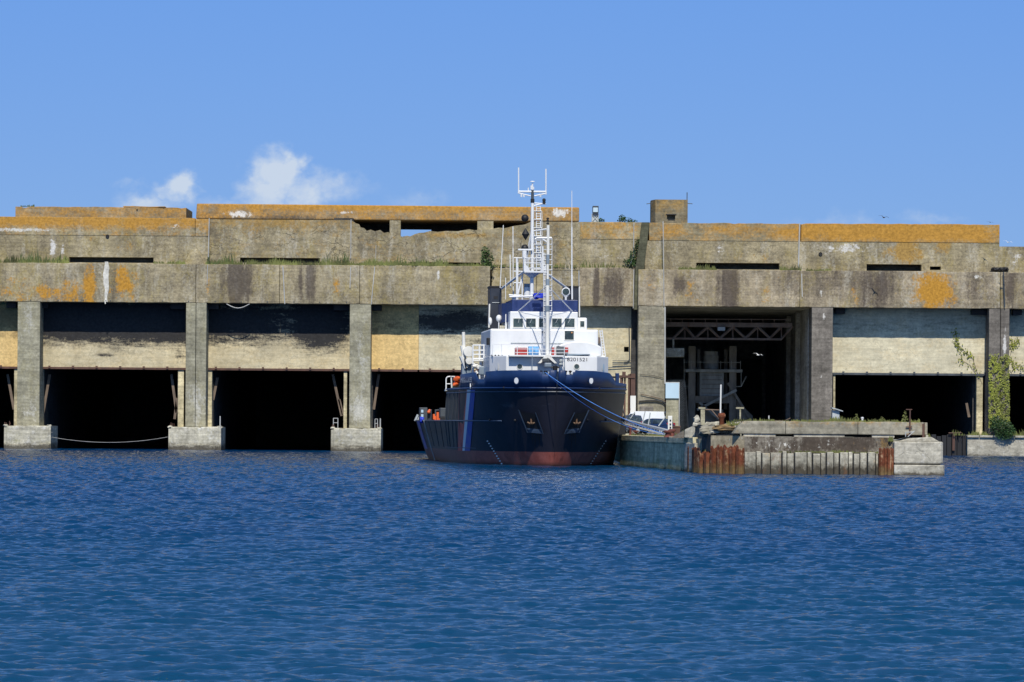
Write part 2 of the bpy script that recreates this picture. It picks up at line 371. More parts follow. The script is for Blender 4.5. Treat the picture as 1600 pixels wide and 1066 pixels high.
M_carW = paint('white_car_paint', (.72,.74,.76), .25, .03)
M_carB = paint('dark_blue_car_paint', (.012,.03,.09), .22, .1)
M_tyre = paint('tyre_rubber', (.015,.015,.015), .9, .1)
M_lamp = paint('tail_lamp_red', (.4,.02,.02), .3, .1)
M_wood = paint('grey_timber', (.16,.12,.09), .9, .3)
M_orangeR = paint('brass_anchor', (.11,.06,.03), .6, .3, rust=.3)
M_tin = paint('pale_sheet_metal', (.42,.45,.45), .6, .15)
M_leaf = paint('leaf_green', (.055,.10,.022), .6, .45, scale=2)
M_leafY = paint('ivy_yellow_green', (.20,.22,.025), .6, .4, scale=1.5)
M_leafD = paint('bush_dark_green', (.03,.075,.018), .6, .45, scale=2)
M_grass = paint('dry_green_grass', (.125,.14,.04), .8, .6, scale=.35)
M_grassD = paint('tall_dark_grass', (.07,.10,.03), .8, .5, scale=.7)
M_stem = paint('brown_stem', (.07,.05,.03), .9, .2)
M_tw = paint('stripe_white', (.78,.8,.82), .35, .03)
M_tr = paint('stripe_red', (.55,.04,.04), .35, .08)
M_tb = paint('stripe_blue', (.03,.07,.4), .35, .08)
M_gull = paint('gull_plumage', (.75,.75,.73), .8, .1)
M_gullD = paint('dark_plumage', (.05,.045,.04), .8, .2)
def glassm(name, c, rough=.08):
    m, nt, bs = newmat(name); 
    tc = N(nt, 'ShaderNodeTexCoord'); a = noise(nt, tc.outputs['Object'], (1.8,1.8,1.8), 5, .7, 4)
    b2 = noise(nt, tc.outputs['Object'], (5,5,5), 4, .7, 14)
    col = mixc(nt, mapr(nt, a, .4, .6), tuple(x*.5 for x in c), tuple(x*1.6 for x in c))
    col = mixc(nt, mapr(nt, b2, .62, .66, 0, .5), col, (.3,.33,.3))
    L(nt, col, bs.inputs['Base Color'])
    bs.inputs['Roughness'].default_value = rough; bs.inputs['Specular IOR Level'].default_value = .6; return m
M_glass = glassm('wheelhouse_glass', (.035,.05,.045))
M_glassC = glassm('car_glass', (.03,.045,.055), .1)

# hull paint: boot top red below z=1.1 (local), navy above, paler streaky starboard side aft
def hullmat():
    m, nt, bs = newmat('hull_paint')
    tc = N(nt, 'ShaderNodeTexCoord'); pos = tc.outputs['Object']
    sp = N(nt, 'ShaderNodeSeparateXYZ'); L(nt, pos, sp.inputs[0])
    n = noise(nt, pos, (.5,.5,.12), 7, .65, 2); n2 = noise(nt, pos, (1.2,1.2,1.2), 7, .7, 8); n3 = noise(nt, pos, (2.,2.,.1), 5, .6, 18)
    navy = mixc(nt, mapr(nt, n, .35, .65), (.019,.019,.028), (.028,.028,.042))
    aft = mapr(nt, sp.outputs['Y'], 9, 16)
    aft = math_(nt, 'MULTIPLY', aft, mapr(nt, sp.outputs['X'], 0, -3))
    side = mixc(nt, mapr(nt, n3, .4, .66), (.04,.045,.043), (.085,.09,.078))
    navy = mixc(nt, math_(nt, 'MULTIPLY', aft, .9), navy, side)
    red = mixc(nt, mapr(nt, n2, .35, .65), (.34,.085,.06), (.50,.15,.11))
    red = mixc(nt, math_(nt, 'MULTIPLY', aft, .6), red, (.06,.045,.045))
    red = mixc(nt, mapr(nt, sp.outputs['Z'], .35, .0), red, (.04,.03,.025))
    sc_ = noise(nt, pos, (1.6,1.6,.22), 7, .75, 33); sc2 = noise(nt, pos, (.35,.35,1.5), 6, .7, 44)
    navy = mixc(nt, mapr(nt, sc_, .60, .70, 0, .45), navy, (.075,.06,.055))
    navy = mixc(nt, mapr(nt, sc2, .62, .68, 0, .3), navy, (.09,.10,.12))
    red = mixc(nt, mapr(nt, sc_, .55, .68, 0, .6), red, (.10,.05,.04))
    edge = mapr(nt, math_(nt, 'ADD', sp.outputs['Z'], math_(nt, 'MULTIPLY', n2, .06)), 1.11, 1.15)
    col = mixc(nt, edge, red, navy)
    L(nt, col, bs.inputs['Base Color']); bs.inputs['Roughness'].default_value = .45; bs.inputs['Specular IOR Level'].default_value = .35
    bp = N(nt, 'ShaderNodeBump'); bp.inputs['Strength'].default_value = .3; bp.inputs['Distance'].default_value = .05
    L(nt, noise(nt, pos, (.7,.7,.25), 3, .5, 3), bp.inputs['Height']); L(nt, bp.outputs[0], bs.inputs['Normal'])
    return m
M_hull = hullmat()
M_rim = paint('dull_navy_rim', (.02,.035,.065), .45, .3)
M_rustrun = paint('rust_stain', (.05,.03,.022), .8, .3)

# ------------------------------------------------------------------ water
def make_water():
    ys = [44.0]
    while ys[-1] < 412: ys.append(ys[-1] + min(.24, max(.07, .0011*ys[-1])))
    Ys = np.array([-3000, -400, -60, 20, 36] + ys + [420, 440, 480, 700, 3000.])
    us = np.concatenate([[-30, -6, -1.2], np.linspace(-.6, -.203, 150), np.linspace(-.2, .2, 860), np.linspace(.203, .6, 150), [1.2, 6, 30]])
    U, Y = np.meshgrid(us, Ys); X = U*(np.clip(Y, 44, 420)+8); Z = np.zeros_like(X)
    rs = np.random.RandomState(5)
    wind = rad(262)
    def nzs(X, Y, sc, k, seed):
        r2 = np.random.RandomState(seed); o = 0
        for _ in range(k):
            a = r2.uniform(0, 6.28); o = o + np.sin((X*np.cos(a)+Y*np.sin(a))*sc*r2.uniform(.5, 1.6) + r2.uniform(0, 6.28))
        return o/math.sqrt(k)
    gust = (1-.22*np.clip((100-Y)/40, 0, 1))*np.clip(1 + .2*nzs(X, Y*.35, .08, 7, 3) + .12*nzs(X, Y*.5, .5, 6, 8), .5, 1.6)
    for i in range(80):
        lam = .17 * (1.7/.17)**(rs.rand()**1.15); k = 2*math.pi/lam
        th = wind + rs.normal(0, .55)
        a = .0070*lam**.95*rs.uniform(.5, 1.3); ph = rs.uniform(0, 6.28)
        fade = np.clip((lam*3.2 - np.maximum(.0011*Y, .07))/(lam*1.2), 0, 1) if lam < .8 else 1
        q = np.sin(k*(X*math.cos(th)+Y*math.sin(th)) + ph + .6*np.sin(k*.17*(X*math.sin(th)-Y*math.cos(th))+ph*2))
        Z += a*q*fade
    env = np.clip((.6-np.abs(U))/.02, 0, 1)*np.clip((Y-43)/2, 0, 1)*np.clip((414-Y)/10, 0.0, 1)
    Xs, Ys = us, Ys
    Z *= gust*env
    nx, ny = len(Xs), len(Ys)
    co = np.stack([X, Y, Z], -1).reshape(-1, 3).astype(np.float32)
    idx = np.arange(nx*ny).reshape(ny, nx)
    q = np.stack([idx[:-1, :-1], idx[:-1, 1:], idx[1:, 1:], idx[1:, :-1]], -1).reshape(-1, 4).astype(np.int32)
    me = bpy.data.meshes.new('harbour_water'); me.vertices.add(len(co)); me.vertices.foreach_set('co', co.ravel())
    me.loops.add(q.size); me.loops.foreach_set('vertex_index', q.ravel())
    me.polygons.add(len(q)); me.polygons.foreach_set('loop_start', np.arange(0, q.size, 4, dtype=np.int32))
    me.polygons.foreach_set('use_smooth', np.ones(len(q), bool))
    me.update(); me.validate()
    m, nt, bs = newmat('harbour_water')
    g = N(nt, 'ShaderNodeNewGeometry'); pos = g.outputs['Position']
    bn = noise(nt, pos, (.025,.012,.02), 4, .6, 6)
    col = mixc(nt, mapr(nt, bn, .4, .6), (.0002,.030,.105), (.0004,.037,.105))
    sy = N(nt, 'ShaderNodeSeparateXYZ'); L(nt, pos, sy.inputs[0]); shoal = mapr(nt, math_(nt, 'ADD', sy.outputs['Y'], math_(nt, 'MULTIPLY', bn, 60)), 135, 95)
    col = mixc(nt, shoal, col, (.003,.046,.112))
    L(nt, col, bs.inputs['Base Color']); bs.inputs['Roughness'].default_value = .07; bs.inputs['IOR'].default_value = 1.36
    b = N(nt, 'ShaderNodeBump'); b.inputs['Strength'].default_value = .9; b.inputs['Distance'].default_value = .06
    h1 = noise(nt, pos, (3.2,5.5,4.), 6, .68, 2); L(nt, h1, b.inputs['Height']); L(nt, b.outputs[0], bs.inputs['Normal'])
    me.materials.append(m)
    o = bpy.data.objects.new('harbour_water', me); C.objects.link(o)
    o['kind'] = 'structure'; o['label'] = 'rippled deep blue harbour water'
make_water()

# ------------------------------------------------------------------ bunker
bunker = thing('submarine_bunker', 'long grey concrete submarine bunker with dark pens and orange lichen along its roof', 'bunker', (0, YB, 0))
Zbot, Ztop, Zcr, Zpar = zb(-183), zb(-243.5), zb(-288), zb(-315.5)
Zdoor = zb(-81, 406)
YD_ = 406.0; YL, YM, YR = YB, YB + 1.4, YB - .8            # left half, recessed middle, right half proud
def beam(p0, p1, y0, mat, zt=Ztop):
    mb = MB(); mb.rbox(WX(p0, y0, 440)+.02, WX(p1, y0, 440)-.02, y0, y0+2.6, Zbot, zt, .05, .6, 2, .03); return mb.build('roof_beam', mat, bunker, bevel=.05)
beam(-210, 306, YL, M_beamL); beam(-480, -210.5, YL, M_beamL); beam(306, 437, YL, M_beamL); beam(437, 562, YL, M_beamL); beam(562, 766, YL, M_beamL)
for a, b in ((768, 838), (838, 904), (905, 991)): beam(a, b, YM + (.25 if a < 900 else 0), M_beamR if a > 900 else M_beamL)
beam(997, 1250, YR, M_beamR, zb(-240)); beam(1250, 1563, YR, M_beamR, zb(-240)); beam(1563, 2090, YR+.25, M_beamR, zb(-240))
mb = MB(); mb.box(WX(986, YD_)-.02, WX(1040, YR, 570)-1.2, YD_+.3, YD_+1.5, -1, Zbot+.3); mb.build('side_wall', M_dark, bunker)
mb = MB(); mb.box(WX(970, 408), WX(984, 408), 407.8, 408.2, 8, 14); mb.build('duct_back', M_dark, bunker)
# sloping reveal between the middle and the right half
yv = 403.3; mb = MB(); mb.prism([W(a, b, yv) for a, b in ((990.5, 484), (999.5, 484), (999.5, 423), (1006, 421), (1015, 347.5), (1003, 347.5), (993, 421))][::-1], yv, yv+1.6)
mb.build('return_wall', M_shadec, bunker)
# second tier with slots
def rect(p0, p1, y0_, y1_, Y):
    pm = (p0+p1)/2; return (WX(p0, Y, y0_), WX(p1, Y, y0_), W(pm, y1_, Y)[1], W(pm, y0_, Y)[1])
Y2 = YB + 1.5
holesL = [rect(108, 240, 402, 410.5, Y2)]
mb = MB(); panel(mb, WX(-480, Y2), WX(326, Y2), Ztop-.3, Zcr, Y2, Y2+1.6, holesL); mb.build('tier_wall', M_tier2, bunker)
Yc = Y2+.12
holesC = [rect(375, 500, 403, 411, Yc), rect(640, 750, 410, 418, Yc)]
mb = MB(); top = []
for px, py in [(326, 372), (546, 344), (551, 345.5), (556, 349), (561, 350.5), (563, 355), (569, 356.5), (573, 361), (579, 359), (586, 361.5), (594, 359.5), (600, 364), (607, 363), (613, 367), (622, 366.5), (628, 370), (636, 368.5), (641, 369.5), (648, 366), (655, 364), (663, 363.5), (672, 361), (684, 362.5), (697, 361), (715, 361.5), (733, 358.5), (742, 360), (768, 358), (779, 356), (790, 356.5), (804, 353), (820, 351), (830, 347), (905, 347)]:
    top.append(W(px, py, Yc) if px > 326 else (WX(326, Yc), Zpar-.03))
top[1] = (top[1][0], Zpar-.03); top[-1] = (top[-1][0], Zpar-.03); top[-2] = (top[-2][0], Zpar-.03)
panel(mb, WX(326, Yc)+.02, WX(905, Yc), Ztop-.3, Zpar-.03, Yc, Yc+1.5, holesC, top); mb.build('tier_wall', concrete('cracked_tier_concrete', (.345,.292,.182), [*GEN, 
    dict(col=LICH2, scale=(.5,.8), lo=.55, hi=.66, amt=.9, patches=[P(430,346,140,12,.16), P(720,366,70,5,.15), P(640,345,10,14,.1)]),
    dict(col=(.10,.085,.07), scale=(.8,.3), lo=.56, hi=.7, amt=.6, patches=[P(765,385,14,26,.1), P(560,375,10,20,.08)]),
    dict(col=(.6,.57,.5), scale=(1.4,1.8), bias=-.04, lo=.62, hi=.67)], streak=.25, cracks=.7), bunker)
mb = MB(); a0, z0_ = W(288, 410, Y2); a1, _ = W(320, 410, Y2); am, zm = W(304, 389.5, Y2); mb.add([(a0, Y2-.9, Ztop-.05), (a1, Y2-.9, Ztop-.05), (am-.3, Y2-.05, zm), (am+.3, Y2-.05, zm), (a0, Y2+.1, Ztop-.05), (a1, Y2+.1, Ztop-.05)], [(0,1,3,2), (0,2,4), (1,5,3), (2,3,5,4)]); mb.build('buttress', M_tier2, bunker)
for px in range(8, 760, 41):
    x, z = W(px, 468.5+px*.0075, YL); mb = MB(); mb.box(x-.05+.07*math.sin(px), x+.05+.07*math.sin(px), YL-.06, YL+.02, Zbot+.14, Zbot+.24); mb.build('anchor_bolt', M_greyD, bunker)
# pier between the voids
mb = MB(); mb.box(WX(607, Yc), WX(624, Yc), Yc+.1, Yc+1.2, W(615, 362, Yc)[1]-.5, Zpar); mb.build('void_post', M_tier2, bunker); mb = MB(); mb.box(WX(744, Yc), WX(769, Yc), Yc+.2, Yc+1.3, W(750, 362, Yc)[1]-.5, Zpar)
mb.build('void_post', M_tier2, bunker)
mb = MB(); panel(mb, WX(905, Y2), WX(1008, Y2), Ztop-.3, Zpar-.02, Y2+.1, Y2+1.6); mb.build('tier_wall', M_tier2, bunker)
Yr2 = Y2 - .9
holesR = [rect(1088, 1218, 411, 421, Yr2), rect(1354, 1440, 413, 423.5, Yr2), rect(1453, 1470, 416.5, 422, Yr2)]
mb = MB(); panel(mb, WX(1006, Yr2), WX(1560, Yr2), zb(-240)-.3, zb(-286), Yr2, Yr2+1.8, holesR); mb.build('tier_wall', M_tier2, bunker)
mb = MB(); mb.box(WX(1560, Yr2), WX(2090, Yr2), Yr2+.2, Yr2+1.8, zb(-240)-.3, zb(-281)); mb.build('tier_wall', M_tier2, bunker)
# round drain holes
for px, py, Y in ((168, 369.5, Y2), (1282, 397, Yr2)):
    x, z = W(px, py, Y); mb = MB(); mb.lathe((x, Y-.12, z), [(.0001, .05), (.15, .05), (.2, 0), (.22, .3)], 14, 'Y'); mb.build('drain_hole', M_black, bunker)
# parapets
mb = MB(); mb.rbox(WX(-480, Y2), WX(303, Y2), Y2-.05, Y2+3, Zcr, Zpar+.08); mb.build('parapet', M_parL, bunker, bevel=.05)
mb = MB(); mb.rbox(WX(303.5, Y2), WX(326, Y2), Y2-.05, Y2+3, Zcr, Zpar); mb.build('parapet', M_parL, bunker, bevel=.05)
mb = MB(); mb.rbox(WX(905, Y2), WX(1003, Y2), Y2+.05, Y2+3, Zcr, Zpar-.05); mb.build('parapet', M_parL, bunker, bevel=.05)
mb = MB(); mb.rbox(WX(1012.5, Yr2), WX(1249, Yr2), Yr2-.05, Yr2+3, zb(-286), zb(-314)); mb.build('parapet', M_parR, bunker, bevel=.05)
mb = MB(); mb.rbox(WX(1250, Yr2), WX(1560, Yr2), Yr2-.06, Yr2+3, zb(-286), zb(-315)); mb.build('parapet', M_parR, bunker, bevel=.05)
# roof mass behind
mb = MB(); mb.box(WX(-480, YB)-8, WX(540, YB), Y2+2, 490, Zbot+.3, Zcr+1.3); mb.box(WX(540, YB), WX(910, YB), Y2+2.2, 490, Zbot+.3, W(640, 369, Yc)[1]-.1)
mb.box(WX(910, YB), WX(1558, YB), Y2+2, 490, Zbot+.3, Zcr+1.2); mb.box(WX(1558, YB), WX(2090, YB)+8, Y2+2, 490, Zbot+.3, zb(-280))
mb.build('roof', M_roof, bunker)
# upper slab over the broken tier
Y3 = 408.0
mb = MB(); xl = WX(304, Y3); xr = WX(903, Y3)
zt0, zt1 = W(304, 318, Y3)[1], W(903, 324, Y3)[1]; zl = zb(-314.5, Y3)
mb.add([(xl,Y3,zl),(xr,Y3,zl),(xr,Y3+10,zl),(xl,Y3+10,zl),(xl+.1,Y3+.1,zt0),(xr,Y3+.1,zt1),(xr,Y3+10,zt1),(xl+.1,Y3+10,zt0)],
       [(0,3,2,1),(4,5,6,7),(0,1,5,4),(1,2,6,5),(2,3,7,6),(3,0,4,7)])
mb.build('upper_slab', M_slab, bunker, bevel=.12)
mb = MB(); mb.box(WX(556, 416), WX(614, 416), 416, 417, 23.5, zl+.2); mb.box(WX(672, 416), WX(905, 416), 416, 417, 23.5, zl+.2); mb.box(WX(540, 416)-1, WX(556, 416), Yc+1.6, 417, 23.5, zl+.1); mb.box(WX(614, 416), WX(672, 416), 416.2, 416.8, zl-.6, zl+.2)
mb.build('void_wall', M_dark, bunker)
Y4 = 416
mb = MB(); mb.rbox(WX(22, Y4), WX(289, Y4), Y4, Y4+8, Zpar-.5, zb(-331.5, Y4)); mb.rbox(WX(190, Y4), WX(255, Y4), Y4+.3, Y4+6, zb(-332, Y4), zb(-333.6, Y4))
mb.box(WX(211, Y4), WX(213.5, Y4), Y4-.2, Y4, zb(-328, Y4), zb(-330, Y4))
mb.build('upper_slab', M_slab, bunker, bevel=.1)
# edge crack band under parapet and ledge shadow strips
# pillars
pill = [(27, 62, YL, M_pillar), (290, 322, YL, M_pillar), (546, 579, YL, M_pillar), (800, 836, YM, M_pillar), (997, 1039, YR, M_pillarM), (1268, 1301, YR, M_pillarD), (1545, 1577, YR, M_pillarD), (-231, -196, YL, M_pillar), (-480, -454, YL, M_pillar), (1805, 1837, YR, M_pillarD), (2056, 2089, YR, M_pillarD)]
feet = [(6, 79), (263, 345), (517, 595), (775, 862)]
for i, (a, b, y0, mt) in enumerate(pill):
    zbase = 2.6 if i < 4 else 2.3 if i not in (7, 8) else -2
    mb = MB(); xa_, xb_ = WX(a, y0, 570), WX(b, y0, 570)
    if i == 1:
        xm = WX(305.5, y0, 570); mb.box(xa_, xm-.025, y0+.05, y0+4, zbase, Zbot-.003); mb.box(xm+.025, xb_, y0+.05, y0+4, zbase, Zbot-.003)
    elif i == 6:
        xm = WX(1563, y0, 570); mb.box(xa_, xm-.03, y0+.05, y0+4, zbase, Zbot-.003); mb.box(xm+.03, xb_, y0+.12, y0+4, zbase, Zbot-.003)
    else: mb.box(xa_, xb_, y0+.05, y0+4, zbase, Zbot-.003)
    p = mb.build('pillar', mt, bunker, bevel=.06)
    if i in (1, 6):
        mb = MB(); mb.box(xa_+.2, xb_-.2, y0+.6, y0+3.8, zbase, Zbot-.1); mb.build('joint_core', M_black, p)
    if i < 4:
        f0, f1 = feet[i]; mb = MB(); x0_, x1_ = WX(f0, 400.8, 690), WX(f1, 400.8, 690)
        mb.rbox(x0_+.25, x1_-.25, 400.85, 408, -2, 2.6, .07, .3, i)
        mb.build('footing', M_foot, p, bevel=.12); mb = MB(); mb.rbox(x0_+.12, x1_-.1, 400.7, 407, -2, .55+.1*(i % 2), .12, .25, i+5)
        mb.build('footing_toe', M_foot, p, bevel=.1)
        for sx in (-1, 1):
            mb = MB(); xc = x0_ if sx < 0 else x1_
            mb.box(min(xc, xc-sx*.28), max(xc, xc-sx*.28), 400.95, 407, -2, 2.5+.1*sx)
            mb.rock((xc-sx*.2, 401.2, 2.6), (.3, .3, .16), i*3+sx+5); mb.build('footing_fender', M_foot, p)
        for k in range(5):
            mb = MB(); xx = x0_ + (x1_-x0_)*R.choice([.02, .06, .1, .9, .95, .98]); mb.tube((xx, 401.3, 2.5), (xx+R.uniform(-.15,.15), 401.4, 2.8+R.uniform(0,.35)), .03, 5); mb.build('mooring_stub', M_steelB, p)
# collars where a few footings have rails
def footrail(px0, px1, ztop_, y=401.5):
    mb = MB(); x0_, x1_ = WX(px0, y, 650), WX(px1, y, 650)
    for x in (x0_, x1_): mb.tube((x, y, 2.6), (x, y, ztop_), .045, 6)
    mb.tube((x0_, y, ztop_), (x1_, y, ztop_), .04, 6); mb.tube((x0_, y, ztop_-.5), (x1_, y, ztop_-.5), .04, 6)
    mb.build('hand_rail', M_pipe, bunker)
footrail(521, 528, 3.7); footrail(586, 590, 3.65); footrail(594, 594.6, 3.7)
mb = MB(); x = WX(344, 401.5, 650); mb.tube((x, 401.5, 2.6), (x, 401.5, 3.85), .06, 6); mb.build('hand_rail', M_pipe, bunker)
# door walls, jambs, interior pens
YD = 406.0
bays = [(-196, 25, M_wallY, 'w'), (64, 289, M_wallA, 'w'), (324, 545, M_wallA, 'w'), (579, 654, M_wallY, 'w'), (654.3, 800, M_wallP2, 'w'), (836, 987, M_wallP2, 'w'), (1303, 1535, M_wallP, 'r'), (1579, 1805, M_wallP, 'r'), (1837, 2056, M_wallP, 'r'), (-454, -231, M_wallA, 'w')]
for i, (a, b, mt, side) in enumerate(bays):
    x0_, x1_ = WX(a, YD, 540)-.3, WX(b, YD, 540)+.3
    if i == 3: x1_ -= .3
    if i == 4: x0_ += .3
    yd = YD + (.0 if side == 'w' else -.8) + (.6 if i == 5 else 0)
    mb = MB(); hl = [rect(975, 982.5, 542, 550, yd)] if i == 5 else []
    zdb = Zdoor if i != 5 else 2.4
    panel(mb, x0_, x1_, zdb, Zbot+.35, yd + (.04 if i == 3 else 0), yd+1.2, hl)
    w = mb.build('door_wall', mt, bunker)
    if i != 5:
        mb = MB(); mb.box(x0_+.1, x1_-.1, yd-.14, yd+.4, zdb-.22, zdb+.02)
        for k in range(int((x1_-x0_)/2.67)+1):
            xx = x0_ + 1.3 + 2.67*k
            if xx < x1_: mb.box(xx-.12, xx+.12, yd-.24, yd-.13, zdb-.1, zdb+.16)
        mb.build('lintel_rail', M_steelB if side == 'w' else M_greyD, w)
# bracket blocks under the beam
for (a, b, yb0) in [(12, 27, 0), (62, 77, 0), (268, 290, 0), (322, 343, 0), (522, 546, 0), (579, 597, 0), (1303, 1318, -.8), (1515, 1538, -.8), (1579, 1593, -.8)]:
    x0_, x1_ = WX(a, YD, 485), WX(b, YD, 485); mb = MB(); mb.box(x0_, x1_, YD-1.2+yb0, YD-.003+yb0, Zbot-.65, Zbot-.05); mb.build('bracket_block', M_black, bunker)
jambs = [(22, 27, M_jamb, 2.3), (62, 65.5, M_jamb, 2.6), (278, 287, M_jamb, 2.6), (322, 331, M_jamb, 2.6), (537, 542, M_jamb, 2.6), (577, 580, M_jamb, 2.6), (1301, 1304, M_jamb, 2.35), (1524.5, 1534, M_jamb, 2.35)]
for a, b, mt, z0_ in jambs:
    yo = 0 if a < 1000 else -.8
    mb = MB(); mb.box(WX(a, YD, 620), WX(b, YD, 620), YD+.05+yo, YD+1.1+yo, z0_, Zdoor-.2); mb.build('door_jamb', mt, bunker)
# gate struts leaning inside the pens
for px0, py0, px1, py1 in [(78, 585, 66, 655), (268, 585, 276, 645), (277, 622, 273, 655), (66, 620, 64, 640), (340, 590, 333, 625), (520, 585, 534, 650), (530, 624, 536, 648), (592, 585, 584, 640), (1510, 630, 1514, 652), (12, 585, 22, 640)]:
    yy = YD+1.6; x0_, z0_ = W(px0, py0, yy); x1_, z1_ = W(px1, py1, yy)
    mb = MB(); d = Vector((x1_-x0_, 0, z1_-z0_)); ang = math.atan2(d.x, -d.z)
    mb.obox(((x0_+x1_)/2, yy, (z0_+z1_)/2), (.28, .3, d.length), Matrix.Rotation(-ang, 3, 'Y')); mb.build('gate_strut', M_wood, bunker)
def room(x0_, x1_, y0_, y1_, z0_, z1_, mat, floor=False):
    mb = MB(); t = .4
    mb.box(x0_-t, x0_, y0_, y1_+t, z0_, z1_+t); mb.box(x1_, x1_+t, y0_, y1_+t, z0_, z1_+t)
    mb.box(x0_-.01, x1_+.01, y1_, y1_+t+.1, z0_, z1_+t-.02); mb.box(x0_-.01, x1_+.01, y0_, y1_, z1_, z1_+t-.03)
    return mb.build('pen_chamber', mat, bunker)
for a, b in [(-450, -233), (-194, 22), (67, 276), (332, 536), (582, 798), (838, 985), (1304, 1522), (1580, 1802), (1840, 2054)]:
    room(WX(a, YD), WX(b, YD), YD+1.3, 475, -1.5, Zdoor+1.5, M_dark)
rm = room(WX(1037, YR), WX(1267, YR), YR+4.05, 474, 2.0, Zbot+.02, M_dim)
mb = MB(); x = WX(1267, 440); 
mb.box(WX(1100, 473), WX(1190, 473), 472.6, 473.6, 2.2, 12); mb.build('chamber_gate', M_black, bunker)
for a in (1233, 1246): 
    mb = MB(); x = WX(1267, YR)-.5; yy = {1233: 432, 1246: 418}[a]; mb.box(x, x+.6, yy, yy+1.2, 2.2, Zbot-.1); mb.build('wall_rib', M_dim, bunker)
# dark timber gate beside the right quay
mb = MB()
for k in range(9): 
    x = WX(1440 + k*8.1, 402.4); mb.box(x, x+.5, 402.4+.1*(k % 2), 402.9, -1.5, 2.2+.1*(k % 3))
mb.build('timber_gate', M_black, bunker)
mb = MB(); x = WX(1489, 402); mb.box(x, x+.28, 402.1, 402.38, .6, 2.6); mb.tube((WX(1483, 402), 402.2, 2.55), (WX(1503, 402), 402.2, 2.6), .08, 6); mb.build('gate_bracket', M_steelB, bunker)
for kk, (cx0, wv, off_) in enumerate(((164.6, 1.9, 0), (167.6, 1.9, .03), (166, 3.2, -.03))):
    mb = MB(); y_ = YL-.03-.03*kk; L_, R_ = [], []; rr = random.Random(kk+4)
    for k in range(15):
        t = k/14; py = 415+60*t - 3*kk; cxx = cx0+(.8*math.sin(k*.9)+rr.uniform(-.5,.5)); ww = wv*(.45+.8*math.sin(math.pi*min(1, t*1.15+.08))**.7)+rr.uniform(-.3,.3)
        L_.append(W(cxx-ww, py, y_)); R_.append(W(cxx+ww, py, y_))
    mb.prism(L_[::-1]+R_, y_, YL+.03 if kk else YL+.04); mb.build('calcite_drip', M_calc, bunker)
# drain pipes
def pipe(pts, r=.055, y=YL-.1, m=M_pipe):
    mb = MB(); mb.path([(W(a, b, y)[0], y, W(a, b, y)[1]) for a, b in pts], r); mb.build('drain_pipe', m, bunker, smooth=True)
pipe([(327, 341), (325.5, 402)], y=Y2-.35); pipe([(324.5, 414), (323.5, 444)])
pipe([(548.5, 343), (548, 404)], y=Yc-.1); pipe([(548, 417), (546.8, 450)]); pipe([(585.5, 417), (580, 476)]); pipe([(587.5, 383), (587, 410)], .035, Yc-.1)
pipe([(442, 416), (445, 475)], .07); pipe([(990.5, 348), (990, 400), (984, 415)], y=Y2-.2); pipe([(990.5, 421), (989.5, 482)], .06, YM-.05)
pipe([(1036, 346), (1037, 414), (1037.5, 478)], y=YR-.12); pipe([(1249.5, 349), (1247.5, 421)], .08, Yr2-.3); pipe([(1252.5, 428), (1253.5, 464)], y=YR-.1)
pipe([(1039, 480), (1039, 600)], .09, YR+.02); pipe([(904.5, 423), (905, 482)], .06, YM-.1)
pipe([(1568, 425), (1570, 480)], .07, YR-.1, M_greyD)
mb = MB(); pts = []
for k in range(9):
    a = k/8; px, py = 354+a*36, 475+6.5*math.sin(math.pi*a); x, z = W(px, py, YL-.05); pts.append((x, YL-.05, z))
mb.path(pts, .05); mb.build('hanging_cable', M_pipe, bunker)
def cable(pts, r, y, m, name='wall_cable', par=None):
    mb = MB(); mb.path([(W(a, b, y)[0], y, W(a, b, y)[1]) for a, b in pts], r, 6); return mb.build(name, m, par or bunker, smooth=True)
cable([(998, 627.5), (1010, 626), (1025, 626), (1035, 628), (1041, 633), (1044, 641), (1044.5, 650)], .09, YR-.15, M_black)
cable([(1001, 616), (1020, 620), (1035, 624), (1048, 633), (1050, 640)], .04, YR-.12, M_steelB)
cable([(1000, 585), (1020, 587), (1036, 591)], .03, YR-.1, M_black)
for a, b in (((957, 564), (986, 564)), ((957, 569.5), (986, 569)), ((945, 575), (986, 573))): cable([a, b], .05, YD+.4, M_greyD)
cable([(983, 510), (984, 561), (980, 566), (975, 566)], .06, YD+.4, M_greyD)
# rusty uprights left of the big pillar
mb = MB()
for px, y0_, y1_, wd in [(971, 588, 652, .35), (976, 586, 650, .2), (983, 585, 648, .3), (988, 584, 640, .62)]:
    x, z1_ = W(px, y0_, 398); x, z0_ = W(px, y1_, 398); mb.box(x-wd/2, x+wd/2, 398, 398.3, 2.3, z1_)
x0_, z_ = W(966, 588, 398); x1_, z2_ = W(992, 587, 398); mb.box(x0_, x1_, 397.9, 398.4, z_-.2, z_+.1)
mb.box(WX(972, 397.8), WX(977.5, 397.8), 397.6, 397.88, W(975, 590, 397.8)[1], W(975, 581, 397.8)[1])
tag(mb.build('gantry_post', M_steelB), 'group of brown rusted steel uprights joined at the top, left of the tan pillar', 'steel frame')
mb = MB(); x, z = W(989, 634, 397.5); mb.box(x-.3, x+.3, 397.3, 397.7, 2.4, z+1.1); tag(mb.build('rust_stained_board', M_whiteW), 'small rust stained white board standing behind the white van', 'board')

